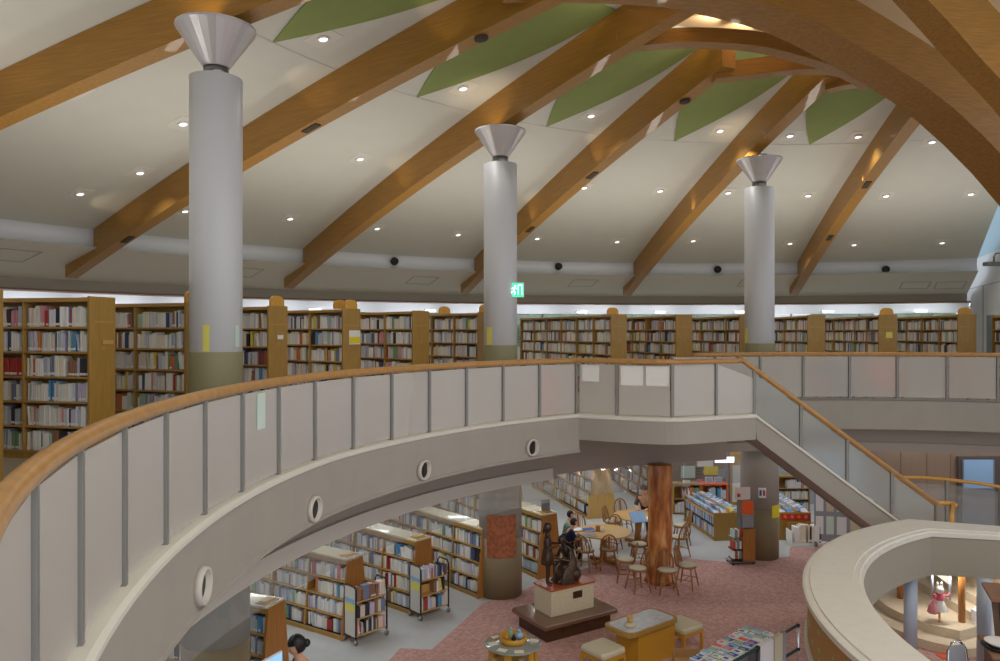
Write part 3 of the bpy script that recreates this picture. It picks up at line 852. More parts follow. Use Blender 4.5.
# ------------------------------------------------------------------ bookcases and books
PAL = [(236,236,232),(226,224,216),(214,216,222),(232,226,206),(196,202,214),(240,240,240),(178,186,200),(222,206,190),
       (120,132,160),(70,84,120),(52,50,56),(176,60,52),(214,196,90),(120,160,120),(214,150,160),(206,120,60),(90,150,196),(150,110,84),(198,190,214),(168,196,176)]
WTS = [16,12,12,9,8,12,6,6,3,3,3,2.5,2.5,2.5,2.5,1.5,2,2,4,3]
PALN = ['white','off-white','pale grey','cream','pale blue-grey','bright white','light grey-blue','beige','slate blue','dark blue','black','red','yellow','green','pink','orange','sky blue','brown','lilac','mint']
BM = [mat('book_'+n.replace('-','_').replace(' ','_'), c, .55) for n, c in zip(PALN, PAL)]
M['page'] = mat('book_pages', (232,224,204), .9)
books = []     # dicts: mx (4x4), t, h, d, col, case, row, no, bay
def fill(case_mx, x0, x1, y_spine, z, hmax, lab, tmin=.016, tmax=.036, dens=.97, hrange=(.62,.92), pal=None, gap=.04, row='', depth=.15, uni=None):
    x = x0+.006; no = 0
    stop = x1-.005
    if random.random() > dens: stop = x0+(x1-x0)*random.uniform(.6,.85)
    base = random.uniform(*hrange)*hmax; runc = None; left = 0; tilt = 0; colmode = random.random()
    while True:
        t = random.uniform(tmin, tmax)
        if left <= 0:
            left = random.choice([1,1,1,2,2,3,4]); runc = random.choices(range(len(PAL)), (pal or WTS))[0]; base = min(.96,max(.55, random.uniform(*hrange)))*hmax
            tilt = random.choice([0,0,0,0,0,0,.10,.16]) if random.random() < .25 else 0
            tt = t
        left -= 1
        if x+t+math.sin(abs(tilt))*base > stop: break
        if random.random() < gap: x += random.uniform(.01,.05)
        if x+t+math.sin(abs(tilt))*base > stop: break
        h = base*random.uniform(.96,1.03); h = min(h, hmax*.97)
        no += 1
        mx = case_mx @ Matrix.Translation((x+(math.sin(tilt)*h if tilt<0 else 0), y_spine-random.uniform(0,.012), z+.0015+t*abs(math.sin(tilt)))) @ Matrix.Rotation(tilt, 4, 'Y')
        books.append(dict(mx=mx, t=t*.94, h=h, d=depth, col=runc if uni is None else uni, lab=lab, row=row, no=no))
        x += t*(1.04 if tilt else 1.0)
ROWS = ['top','second','third','fourth','fifth','bottom','bottom']
def upper_case(a, lab, bays=4, rot=0, ztop=1.965, r0=12.3, cap=None, dense=1):
    """radial double bookcase on the upper floor; its inner end panel faces the void"""
    p = pol(r0, a, UF); rz = R_(a+rot)
    o = empty('library_bookcase', p, rz, lab, 'bookcase', 'tall wooden bookcases on the upper floor')
    w = .41; L = .92*bays+.03; H = ztop
    MB().box((-.045,-w-.01,0),(0,.012,H+.015), bev=.006).obj('end_panel', M['wood'], o)
    MB().box((L,-w-.01,0),(L+.04,.012,H+.015)).obj('end_panel', M['wood'], o)
    MB().box((-.0,-w-.005,H-.05),(L,.005,H)).obj('top_board', M['wood_shelf'], o)
    MB().box((0,-w/2-.01,.08),(L,-w/2+.01,H-.05)).obj('back_board', M['wood'], o)
    MB().box((0,-w+.02,0),(L,-.02,.10)).obj('plinth', M['wood'], o)
    # end panel face detail: two raised strips like the photographed ones
    mb = MB(); mb.box((-.052,-w+.04,H-.30),(-.045,-.04,H-.28)); mb.box((-.052,-w*.62,H-.62),(-.045,-w*.38,H-.60)); mb.obj('end_moulding', M['wood_shelf'], o)
    pitch = .302; nrow = 6
    for b in range(bays+1):
        x = .92*b
        if 0 < b < bays: MB().box((x-.012,-w+.005,.1),(x+.012,-.004,H-.05)).obj('divider', M['wood_shelf'], o)
    mx = Matrix.Translation(p) @ Matrix.Rotation(rz, 4, 'Z')
    for k in range(nrow):
        z = H-.05-pitch*(k+1)
        MB().box((0,-w+.01,z-.022),(L,-.008,z)).obj('shelf', M['wood_shelf'], o)
        for b in range(bays):
            far = math.hypot(*(mx @ Vector((.92*b,0,0))).xy) > 15
            fill(mx, .92*b+.014, .92*(b+1)-.014, -.03, z, pitch-.035, lab, row=(k, b), tmin=.02 if far else .017, tmax=.05 if far else .038, dens=.98, hrange=(.72,.95))
    if cap:
        for (cx_, holes) in cap:
            s = empty('shelf_sign', mx @ Vector((cx_, -.22, H+.016)), rz+R_(90)); 
            prof = [(-.15,0),(.15,0),(.15,.085),(.13,.13),(.08,.16),(0,.17),(-.08,.16),(-.13,.13),(-.15,.085)]
            m2 = Matrix.Rotation(R_(90), 4, 'X')
            mb = MB(); mb.slab([Vector((x,-.02,z)) for x,z in prof],[Vector((x,.02,z)) for x,z in prof]); mb.obj('board', M['sign_wood'], s)
            if holes:
                for q in (-.07,.07): MB().lathe([(0,0),(.025,0),(.025,.006),(0,.006)], (0,0,0), 12, mx=Matrix.Translation((q,-.02,.07)) @ m2).obj('round_hole', M['darkbrown'], s)
            yield_signs.append(s)
    return o
yield_signs = []
ups = [(176.3,'leftmost upper bookcase, only a sliver at the left picture edge',3,None),
 (168.3,'large upper bookcase at the left, nearest the camera, red volumes on its third shelf',4,None),
 (160.3,'second upper bookcase from the left, partly behind the nearest white column',4,[(.05,1)]),
 (152.3,'upper bookcase just right of the nearest column, rounded sign on its end',4,[(-.02+.03,0)]),
 (144.25,'upper bookcase with yellow and white label on its end panel',4,[(.3,1),(.01,0)]),
 (136.1,'upper bookcase with a blue volume, two right of the nearest column',4,None),
 (128.1,'upper bookcase directly left of the middle white column',4,[(.01,1),(1.6,0)]),
 (111.2,'upper bookcase right of the exit sign, long face of many bays',6,[(.3,0)]),
 (103,'second upper bookcase right of the exit sign',5,None),
 (95.2,'upper bookcase partly hidden behind the farthest white column',4,None),
 (87.2,'first upper bookcase right of the farthest column',5,None),
 (79.3,'second upper bookcase right of the farthest column, dark volumes on lower shelves',5,[(.1,0)]),
 (71.2,'third upper bookcase right of the farthest column, widest of the right group',5,[(.1,0)]),
 (64.5,'yellow-lit end bookcase against the grey right wall, smallest of the upper ones',2,None)]
UPC = {}
for a, lab, n, cap in ups:
    UPC[a] = upper_case(a, lab, n, rot={71.2:14, 64.5:14, 79.3:3}.get(a, 0), cap=cap, ztop=1.965 if a<160 else 1.965)
sign_labs = ['rounded wooden sign board on the second bookcase from the left','rounded wooden sign board on the case right of the nearest column',
 'wooden sign board with two holes, left of a plain one','plain wooden sign board above the yellow-labelled end panel',
 'wooden sign board with two holes beside the middle column','plain wooden sign board standing mid-way on the case left of the middle column',
 'rounded wooden sign board right of the exit sign','small wooden sign board on the second case right of the farthest column','small wooden sign board nearest the right wall']
for s, l in zip(yield_signs, sign_labs): tag(s, l, 'sign board', 'rounded wooden sign boards on the bookcases')
# labels taped on end panels
def on_end(a, y0, y1, z0, z1, mt, lab, rot=0):
    p = pol(12.3, a, UF); mx = Matrix.Translation(p) @ Matrix.Rotation(R_(a+rot),4,'Z')
    mb = MB().box((-.060,y0,z0),(-.054,y1,z1), mx=mx); return tag(mb.obj('shelf_label', mt), lab, 'label', 'labels on the end panels')
o = on_end(144.25,-.40,-.12,1.32,1.58,M['paper'],'white and yellow label on the end panel right of the twin sign boards')
MB().box((-.066,-.39,1.34),(-.060,-.13,1.46), mx=Matrix.Translation(pol(12.3,144.25,UF)) @ Matrix.Rotation(R_(144.25),4,'Z')).obj('yellow_band', M['yellow'], o)
on_end(152.3,-.30,-.17,1.43,1.50,M['paper'],'small white card on the end panel right of the nearest column')
on_end(168.3,-.36,-.18,1.40,1.45,M['wood_light'],'small plaque on the end panel of the largest upper bookcase')
on_end(79.3,-.3,-.15,1.4,1.55,M['paleyellow'],'tiny card on the second end panel right of the farthest column',3)
# red uniform volumes
for b in books:
    if b['lab'] == ups[1][1] and b['row'] == (2,1): b['col'] = 11; b['h'] = .215

# ------------------------------------------------------------------ ground-floor A-frame bookcases
def low_case(a, lab, bays=4, r0=11.5, rows=4, red=True, H=1.45, hb=.42, ht=.2, rot=0, pos=None, pal=None, cat_top=True):
    p = pos if pos is not None else pol(r0, a, 0); rz = R_(a+rot)
    o = empty('low_bookcase', p, rz, lab, 'bookcase', 'low sloping bookcases on the ground floor')
    L = .9*bays; yc = -hb
    hw = lambda z: hb+(ht-hb)*z/H
    def end(x0, x1, nm):
        A = [Vector((x0,yc-hw(0)-.015,0)),Vector((x0,yc+hw(0)+.015,0)),Vector((x0,yc+hw(H)+.015,H)),Vector((x0,yc-hw(H)-.015,H))]
        B = [Vector((x1,v.y,v.z)) for v in A]
        MB().slab(A,B).obj(nm, M['wood_red' if red else 'wood_light'], o)
    end(-.04,0,'end_panel'); end(L,L+.04,'end_panel')
    MB().box((-.02,yc-hw(H)-.03,H-.005),(L+.04,yc+hw(H)+.03,H+.03), bev=.006).obj('top_board', M['cream_top'], o)
    MB().box((-.02,yc+hw(H)+.01,H-.07),(L+.02,yc+hw(H)+.035,H+.0)).obj('top_edge', M['wood'], o)
    MB().box((0,yc-.012,.06),(L,yc+.012,H)).obj('back_board', M['wood'], o)
    MB().box((0,yc-hw(0)+.02,0),(L,yc+hw(0)-.01,.09)).obj('plinth', M['wood'], o)
    pitch = (H-.07-.09)/rows
    mx = Matrix.Translation(p) @ Matrix.Rotation(rz, 4, 'Z')
    for b in range(1, bays):
        x = .9*b; z0, z1 = .09, H-.01
        A = [Vector((x-.012,yc-hw(z0),z0)),Vector((x-.012,yc+hw(z0),z0)),Vector((x-.012,yc+hw(z1),z1)),Vector((x-.012,yc-hw(z1),z1))]
        MB().slab(A,[Vector((x+.012,v.y,v.z)) for v in A]).obj('divider', M['wood_shelf'], o)
    for k in range(rows):
        z = H-.07-pitch*(k+1)
        MB().box((0,yc-hw(z)+.0,z-.022),(L,yc+hw(z)+.004,z)).obj('shelf', M['wood_shelf'], o)
        for b in range(bays):
            fill(mx, .9*b+.014, .9*(b+1)-.014, yc+hw(z+pitch*.75)-.012, z, pitch-.035, lab, row=(k,b), tmin=.018, tmax=.042, dens=.92, hrange=(.7,.94), pal=pal, depth=.13)
    return o
LOW = {}
lows = [(159.1,'low bookcase at the lower left behind the computer, orange end panel facing out',3,11.2,True),
 (147.5,'low bookcase behind the first book trolley, row nearest the lower left',4,11.63,True),
 (139.8,'low bookcase behind the second book trolley, orange end just showing',5,11.48,True),
 (132.4,'long low bookcase left of the ground floor middle column',5,11.2,True),
 (123.8,'low bookcase right of the middle column, behind the bronze girl',6,11.35,True)]
for a, lab, n, r, red in lows: LOW[a] = low_case(a, lab, n, r, 4, red, hb=.32, ht=.17, H=1.33)
w2 = [(107.7,'pale-ended bookcase in the second row, above the round reading table',5,15.3),
 (99.2,'far bookcase behind the log pillar, leading back from the reading tables',5,16.6),
 (115.2,'far bookcase whose tan end peeks out right of the middle column',4,16.9),
 (124,'far bookcase seen just left of the ground floor middle column',4,17.6),
 (131,'far bookcase above the long low one, its tan end facing the hall',4,16.2),
 (139,'far bookcase barely visible under the balcony above the second trolley',4,16.4)]
for a, lab, n, r in w2: LOW[a] = low_case(a, lab, n, r, 4, False, hb=.45, ht=.22)

# things standing on the low cases: small wooden blocks / notes at the ends
k = 0
for a, txt in ((147.5,'behind the first trolley'),(139.8,'behind the second trolley'),(132.4,'left of the middle column'),(123.8,'behind the bronze girl'),(159.1,'at the lower left')):
    o = LOW[a]; mx = Matrix.Translation(o.location) @ Matrix.Rotation(o.rotation_euler.z,4,'Z')
    mb = MB(); mb.box((.02,-.46,1.361),(.22,-.18,1.375), mx=mx); mb.box((.06,-.43,1.375),(.18,-.21,1.39), mx=mx)
    tag(mb.obj('display_block', M['wood_light']), 'small wooden display block on top of the low bookcase '+txt, 'display stand', 'wooden blocks on the low bookcases')
o = LOW[123.8]; mx = Matrix.Translation(o.location) @ Matrix.Rotation(o.rotation_euler.z,4,'Z')
f = empty('card_holder', mx @ Vector((.12,-.32,1.391)), R_(200), 'small clear card holder on the bookcase right of the middle column', 'card holder')
MB().box((-.10,-.008,0),(.10,.0,.24)).obj('frame', M['post'], f); MB().box((-.085,-.012,.015),(.085,-.008,.225)).obj('card', M['paper'], f)
# ------------------------------------------------------------------ furniture on the ground floor
def MXof(p, rz): return Matrix.Translation(p) @ Matrix.Rotation(rz, 4, 'Z')
# log pillar
o = empty('log_pillar', (3.35,15.75,0), 0, 'thick upright tree trunk with bark knots standing between the reading tables', 'tree trunk')
mb = MB(); prof = []; seg = 36; nz = 26; vs = []
for j in range(nz+1):
    z = 2.47*j/nz
    for i in range(seg):
        a = 2*math.pi*i/seg
        r = .245+.014*math.sin(3*a+z*1.3)+.010*math.sin(7*a-z*3)+.05*max(0,1-z/.35)**2*(1+.4*math.sin(5*a))
        for (ka, kz, kr, kh) in ((4.3,1.9,.15,.035),(4.6,1.62,.13,.03),(4.0,1.1,.14,.03),(5.1,1.35,.12,.028),(4.9,.75,.15,.03),(3.9,.5,.14,.03),(5.5,2.0,.14,.03),(4.45,2.2,.13,.03)):
            da = (a-ka)*.25; r += kh*math.exp(-((da)**2+(z-kz)**2)/(2*(kr*.5)**2))
        vs.append((r*math.cos(a), r*math.sin(a), z))
fs = []
for j in range(nz):
    for i in range(seg): fs.append((j*seg+i, j*seg+(i+1)%seg, (j+1)*seg+(i+1)%seg, (j+1)*seg+i))
fs += [tuple(reversed(range(seg)))]
mb.add(vs, fs, 0, True); mb.obj('trunk', M['log'], o)
MB().lathe([(.0,2.46),(.235,2.47),(.235,2.475),(.0,2.478)], seg=30).obj('sawn_top', M['wood_red'], o)

# statue base
o = empty('statue_platform', (1.13,13.2,0), R_(32), 'low dark brown stepped platform under the bronze statue', 'platform')
def local(o, p):
    return Matrix.Rotation(-o.rotation_euler.z,4,'Z') @ (Vector(p)-o.location)
Fc_ = Vector((.76,12.55,0)); ux = Vector((math.cos(R_(32)),math.sin(R_(32)),0)); uy = Vector((-ux.y,ux.x,0))
o.location = Fc_+ux*.78+uy*.5
MB().box((-.70,-.43,0),(.70,.43,.24), bev=.01).obj('plinth_body', M['darkbrown'], o)
MB().box((-.80,-.52,.24),(.80,.52,.32), bev=.02).obj('top_board', mat('dark_table_top', (118,84,62), .18, coat=.5), o)
plat = o
o = empty('statue_plinth', o.location+uy*.02+Vector((0,0,.322)), R_(32), 'cream stone block with copper-red top carrying the bronze figures', 'plinth')
MB().box((-.47,-.26,0),(.47,.26,.44), bev=.008).obj('block', M['cream'], o)
MB().box((-.48,-.27,.44),(.48,.27,.47)).obj('red_top', M['copper'], o)
MB().box((.0,-.268,.24),(.20,-.26,.36)).obj('name_plate', M['darkbrown'], o)
plinth = o; PT = .322+.47

# chairs
M['chair'] = mat('chair_wood', (158,110,60), .45, var=.05)
def make_chair():
    o = empty('dining_chair')   # front of the chair is -y
    MB().lathe([(0,.415),(.15,.415),(.195,.425),(.205,.44),(.195,.452),(0,.455)], seg=22).obj('seat', M['chair'], o)
    MB().lathe([(0,.457),(.17,.457),(.185,.468),(.17,.482),(0,.488)], seg=22).obj('cushion', M['cushion'], o)
    for sx_, sy_ in ((-1,-1),(1,-1),(-1,1),(1,1)):
        MB().tube([(sx_*.12,sy_*.12,.42),(sx_*.16,sy_*.155,.2),(sx_*.19,sy_*.19,0)], [.016,.019,.012], 8).obj('leg', M['chair'], o)
    mb = MB()
    for s in (-1,1): mb.tube([(s*.162,-.16,.19),(s*.162,.16,.19)], .010, 6)
    mb.tube([(-.16,0,.19),(.16,0,.19)], .010, 6)
    mb.obj('stretcher', M['chair'], o)
    hoop = []
    for i in range(17):
        t = math.pi*i/16; x = -.185*math.cos(t); z = .45+.37*math.sin(t)**.75 if 0 < i < 16 else .45
        hoop.append((x*(1 if 0<i<16 else .9), .16+(z-.45)*.22, z))
    MB().tube(hoop, .018, 8).obj('back_hoop', M['chair'], o)
    mb = MB()
    for k, x in enumerate((-.12,-.06,.06,.12)):
        zt = .45+.37*(math.sin(math.acos(min(1,abs(x)/.185))))**.75-.005
        mb.tube([(x*.8,.165,.45),(x,.16+(zt-.45)*.22,zt)], .007, 6)
    mb.obj('spindle', M['chair'], o)
    MB().box((-.028,.158,.45),(.028,.168,.80), mx=Matrix.Translation((0,-.035,0)) @ Matrix.Translation((0,.16,.45)) @ Matrix.Rotation(R_(-12.4),4,'X') @ Matrix.Translation((0,-.125,-.45))).obj('splat', M['chair'], o)
    return o
ch0 = make_chair(); usedc = [0]
def chair(x, y, face, lab):
    """face = direction (deg) the sitter looks"""
    if not usedc[0]: o = ch0; usedc[0] = 1
    else: o = copy_tree(ch0)
    o.location = (x,y,0); o.rotation_euler.z = R_(face+90)
    tag(o, lab, 'chair', 'hoop-backed wooden chairs'); return o
chair(3.84,15.42,-32,'wooden chair with its back to the log pillar, right side')
chair(3.36,15.10,-88,'wooden chair directly in front of the log pillar, facing us')
chair(2.80,15.22,-160,'wooden chair left of the log pillar, nearer of the left two')
chair(2.66,15.80,170,'wooden chair left of the log pillar, farther of the left two')
chair(2.40,16.62,86,'wooden chair tucked in at the near side of the round table, seen from behind')
chair(3.14,16.95,176,'wooden chair at the right side of the round reading table')
chair(2.70,18.0,-118,'wooden chair behind the round reading table, right one')
chair(1.98,18.22,-72,'wooden chair behind the round reading table, left one')
chair(1.88,16.52,60,'dark shadowed wooden chair behind the bronze seated figure')
chair(2.85,19.0,-30,'wooden chair between the two round reading tables')
chair(3.25,19.75,-75,'wooden chair at the far side of the rear reading table')
chair(4.50,18.60,178,'wooden chair right of the log pillar, facing left')
chair(4.18,17.55,125,'wooden chair half hidden behind the right edge of the log pillar')
# round tables
def round_table(p, r, lab):
    o = empty('round_table', p, 0, lab, 'table', 'round pale wooden reading tables')
    MB().lathe([(0,.67),(r-.03,.67),(r,.685),(r,.70),(r-.012,.71),(0,.71)], seg=44).obj('tabletop', M['wood_light'], o)
    MB().lathe([(.09,.08),(.07,.3),(.07,.6),(.12,.67)], seg=20).obj('pedestal', M['wood_red'], o)
    for k in range(4):
        MB().box((.04,-.035,0),(.38,.035,.08), bev=.01, mx=Matrix.Rotation(R_(45+90*k),4,'Z')).obj('foot', M['wood_red'], o)
    return o
T1 = Vector((2.36,17.12,0)); T2 = Vector((3.42,18.62,0))
round_table(T1, .63, 'round pale table in front, where two children sit reading')
round_table(T2, .60, 'round pale table farther back, partly behind the log pillar')
def bk(px, py, z, w, d, h, rz, mt, name, lab, cat='book', grp=None, page=True):
    p = gr(px, py, z); o = empty(name, p, R_(rz), lab, cat, grp)
    MB().box((-w/2,-d/2,0),(w/2,d/2,h*.12)).obj('back_cover', M[mt], o)
    MB().box((-w/2+.004,-d/2+.004,h*.12),(w/2-.004,d/2-.004,h*.88)).obj('page_block', M['page'], o)
    MB().box((-w/2,-d/2,h*.88),(w/2,d/2,h)).obj('front_cover', M[mt], o)
    return o
def openbook(p, w, d, rz, lab, mt='paper', cat='book', grp=None, name='open_book', tiltx=0):
    o = empty(name, p, R_(rz), lab, cat, grp)
    if tiltx: o.rotation_euler.x = R_(tiltx)
    for s in (-1, 1):
        A = [(0,-d/2,0),(s*w/2,-d/2,0),(s*w/2,d/2,0),(0,d/2,0)]
        B = [(0,-d/2,.012),(s*w*.25,-d/2,.022),(s*w/2,-d/2,.008)]
        mb = MB(); vs = [(0,-d/2,.003),(s*w/2,-d/2,.003),(s*w/2,-d/2,.010),(s*w*.25,-d/2,.022),(0,-d/2,.012)]
        mb.slab([Vector(v) for v in vs],[Vector((v[0],d/2,v[2])) for v in vs]); mb.obj('page_half', M[mt], o)
    MB().box((-w/2-.004,-d/2-.004,0),(w/2+.004,d/2+.004,.003)).obj('cover', M['blue'], o)
    return o
bk(588.5,531,.712,.26,.19,.05,20,'blue','picture_book','thick blue book lying on the front round table, top of the pile','book','books on the front round table')
bk(589.5,536,.712,.30,.2,.035,10,'greycloth','picture_book','grey book lying nearest the edge of the front round table','book','books on the front round table')
openbook(gr(577,530,.713), .34, .22, 20, 'open white book in front of the child in navy on the round table')
o = empty('table_box', gr(598,531,.712), 0, 'small wooden box beside a white cup on the front round table', 'box'); MB().box((-.05,-.04,0),(.05,.04,.12), bev=.006).obj('body', M['wood_red'], o); MB().box((-.045,-.035,.12),(.045,.035,.125)).obj('lid', M['wood'], o)
o = empty('cup', gr(602,531.5,.712), 0, 'white cup on the front round table beside the wooden box', 'cup'); MB().lathe([(.03,0),(.045,.09),(.04,.09),(.027,.01)], seg=16).obj('bowl', M['paper'], o); MB().tube([(.042,0,.07),(.07,0,.06),(.07,0,.035),(.038,0,.025)], .006, 6).obj('handle', M['paper'], o)
openbook(gr(638,517,.80), .42, .28, 25, 'large blue and white open picture book propped up on the rear table', 'lightblue', tiltx=50)
openbook(gr(643,519,.713), .40, .26, 5, 'open white book lying flat on the rear round table', 'paper')
bk(652,522,.712,.2,.15,.03,0,'greencloth','picture_book','green book on the rear round table near the log pillar','book')

# book trolleys
def make_trolley():
    o = empty('book_trolley')   # long side along x (0..L), end panel at x=0, front at -y
    L, W, H = .64, .33, .98
    for x in (0, L):
        mb = MB(); pth = [(x,-W/2,.10),(x,-W/2,H-.06),(x,-W/2+.05,H),(x,W/2-.05,H),(x,W/2,H-.06),(x,W/2,.10)]
        mb.tube(pth, .014, 8); mb.tube([(x,-W/2,.12),(x,W/2,.12)], .012, 8); mb.obj('end_frame', M['black'], o)
    e = MB().box((-.006,-W/2+.014,.13),(.006,W/2-.014,H-.03)).obj('end_panel', mat('trolley_panel', (216,214,206), .6) if 'tp' not in M else M['tp'], o)
    M['tp'] = bpy.data.materials['trolley_panel']
    MB().box((-.010,-W/2+.03,H-.30),(-.006,W/2-.03,H-.22)).obj('blue_notice', M['lightblue'], e)
    MB().box((-.010,-W/2+.03,H-.45),(-.006,W/2-.03,H-.31)).obj('yellow_notice', M['paleyellow'], e)
    for z in (.14,.42,.70):
        MB().box((.014,-W/2,z),(L-.014,W/2,z+.02)).obj('shelf', M['wood_light'], o)
        MB().box((.014,-.008,z+.02),(L-.014,.008,z+.16)).obj('centre_board', M['wood_light'], o)
    for x in (0,L):
        for y in (-W/2, W/2):
            c = MB(); c.lathe([(0,-.012),(.04,-.012),(.045,0),(.04,.012),(0,.012)], (0,0,0), 16, mx=Matrix.Translation((x,y,.045)) @ Matrix.Rotation(R_(90),4,'X'))
            c.tube([(x,y,.045),(x,y,.11)], .008, 6); c.obj('caster', M['steel'], o)
    return o
tr0 = make_trolley()
p0 = Vector((-2.41,12.54,0)); p1 = Vector((-1.96,13.0,0))
def place_tr(o, A, B, lab):
    ang = math.atan2(B.y-A.y, B.x-A.x); o.rotation_euler.z = ang
    v = Vector((-math.sin(ang), math.cos(ang), 0)); o.location = A+v*.165
    tag(o, lab, 'book trolley', 'book trolleys with black frames'); return o
tr1 = place_tr(tr0, p0, p1, 'front book trolley, nearer the lower left, packed on all three shelves')
tr2 = copy_tree(tr0); place_tr(tr2, Vector((-1.44,13.62,0)), Vector((-.93,14.08,0)), 'rear book trolley, in front of the long low bookcase, half empty')
bpy.context.view_layer.update()
for k, t_ in enumerate((tr1, tr2)):
    mx = MXof(t_.location, t_.rotation_euler.z) @ Matrix.Rotation(math.pi, 4, 'Z') @ Matrix.Translation((-.64,0,0))
    for j, z in enumerate((.72,.44,.16)):
        lab = 'trolley%d' % k
        pal = [1,2,1,4,1,1,1,12,2,4,6,2,1,1,2,2,1,16,1,1] if k == 0 else [4,4,4,3,4,3,4,8,3,6,4,2,1,1,2,2,2,12,3,1]
        lo, hi = (.02,.62) if k == 0 else ((.02,.60),(.02,.34),(.02,.62))[j]
        fill(mx, lo, hi, .155, z, .25, lab, tmin=.014, tmax=.034, dens=1, hrange=(.7,.97), pal=pal, row=(j,0), depth=.13)

# person helper ------------------------------------------------------------
def skin_mesh(verts, edges, radii, sub=2):
    me = bpy.data.meshes.new('tmp'); me.from_pydata([tuple(v) for v in verts], edges, [])
    ob = bpy.data.objects.new('tmp', me); COL.objects.link(ob)
    md = ob.modifiers.new('s', 'SKIN'); md.use_smooth_shade = True
    lay = me.skin_vertices[0] if me.skin_vertices else None
    for i, r in enumerate(radii):
        lay.data[i].radius = (r[0], r[1]) if isinstance(r, tuple) else (r, r)
    lay.data[0].use_root = True
    sb = ob.modifiers.new('u', 'SUBSURF'); sb.levels = sub; sb.render_levels = sub
    bpy.context.view_layer.update(); dg = bpy.context.evaluated_depsgraph_get()
    em = bpy.data.meshes.new_from_object(ob.evaluated_get(dg))
    vs = [tuple(v.co) for v in em.vertices]; fs = [tuple(p.vertices) for p in em.polygons]
    bpy.data.objects.remove(ob); bpy.data.meshes.remove(me); bpy.data.meshes.remove(em)
    return vs, fs
def figure(name, J, s, loc, rz, lab, skin='skin', shirt=None, legs=None, hair=None, dress=None, cat='person', hairlen=0, bun=False, shoes=None, group=None):
    """J: joints for a body of height 1 facing -y, scaled by s"""
    o = empty(name, loc, R_(rz), lab, cat, group)
    V3 = lambda k: Vector(J[k])*s
    names = ['pelvis','belly','chest','neck','shL','elL','wrL','shR','elR','wrR','hipL','knL','anL','toL','hipR','knR','anR','toR','head']
    P = [V3(n) for n in names]; ix = {n:i for i,n in enumerate(names)}
    E_ = [('pelvis','belly'),('belly','chest'),('chest','neck'),('chest','shL'),('shL','elL'),('elL','wrL'),('chest','shR'),('shR','elR'),('elR','wrR'),
          ('pelvis','hipL'),('hipL','knL'),('knL','anL'),('anL','toL'),('pelvis','hipR'),('hipR','knR'),('knR','anR'),('anR','toR'),('neck','head')]
    E_ = [(ix[a],ix[b]) for a,b in E_]
    rad = dict(pelvis=.075,belly=.068,chest=.078,neck=.032,shL=.040,elL=.027,wrL=.018,shR=.040,elR=.027,wrR=.018,hipL=.055,knL=.036,anL=.024,toL=.022,hipR=.055,knR=.036,anR=.024,toR=.022,head=.045)
    Rr = [rad[n]*s for n in names]
    for side in ('L','R'):   # hands: palm then five fingers
        w = V3('wr'+side); e = V3('el'+side); d = (w-e).normalized()
        up = Vector((0,0,1)); sd = d.cross(up); sd = sd.normalized() if sd.length > .1 else Vector((1,0,0)); nn = sd.cross(d)
        pi = len(P); P.append(w+d*.035*s); Rr.append(.016*s); E_.append((ix['wr'+side], pi))
        for k, (of, ln) in enumerate(((-.018,.040),(-.007,.048),(.005,.045),(.016,.036))):
            a = len(P); P.append(w+d*.055*s+sd*of*s); Rr.append(.0062*s); E_.append((pi, a))
            P.append(w+d*(.055+ln*.9)*s+sd*of*1.2*s-nn*.015*s); Rr.append(.0045*s); E_.append((a, a+1))
        a = len(P); P.append(w+d*.03*s+sd*-.028*s); Rr.append(.007*s); E_.append((pi, a))
        P.append(w+d*.055*s+sd*-.038*s-nn*.008*s); Rr.append(.005*s); E_.append((a, a+1))
    vs, fs = skin_mesh(P, E_, Rr)
    mb = MB().add(vs, fs, 0, True)
    hd = V3('head'); f = Vector(J.get('face',(0,-1,0))).normalized(); hr = .062*s
    q = f.to_track_quat('-Y','Z').to_matrix().to_4x4(); hm = Matrix.Translation(hd+Vector((0,0,.02*s))) @ q
    mb.ball((0,0,0), hr, 18, 12, 0, (.86,1.0,1.18), hm)
    mb.ball((0,-hr*.98,-hr*.1), hr*.16, 8, 6, 0, (.7,1,1.3), hm)            # nose
    for sx_ in (-1,1):
        mb.ball((sx_*hr*.86,0,-hr*.05), hr*.2, 8, 6, 0, (.4,.8,1.2), hm)       # ear
        mb.ball((sx_*hr*.34,-hr*.87,hr*.08), hr*.11, 8, 6, 1, (1,.5,.7), hm)    # eye
    mb.ball((0,-hr*.86,-hr*.5), hr*.2, 8, 6, 2, (1.2,.4,.3), hm)            # mouth
    metal = skin == 'bronze'
    mb.obj('body', [M[skin], M['bronze' if metal else 'black'], M['bronze' if metal else 'pink']], o)
    if hair:
        h = MB(); h.ball((0,hr*.13,hr*.17), hr*1.10, 18, 12, 0, (.92,1.0,1.13), hm)
        # keep only the crown, back and sides
        keep = []
        for fi, fc in enumerate(h.f):
            c = sum((hm.inverted() @ Vector(h.v[i]) for i in fc), Vector())/len(fc)
            if not (c.y < -hr*.35 and c.z < hr*.45) and c.z > -hr*(.75+hairlen): keep.append(fi)
        h.f = [h.f[i] for i in keep]; h.m = [h.m[i] for i in keep]; h.sm = [h.sm[i] for i in keep]
        if bun: h.ball((0,hr*1.15,-hr*.25), hr*.5, 12, 8, 0, (1,1,1), hm)
        if hairlen: h.ball((0,hr*.75,-hr*.7), hr*.75, 14, 10, 0, (1.0,.6,1.2+hairlen), hm)
        h.obj('hair', M[hair], o)
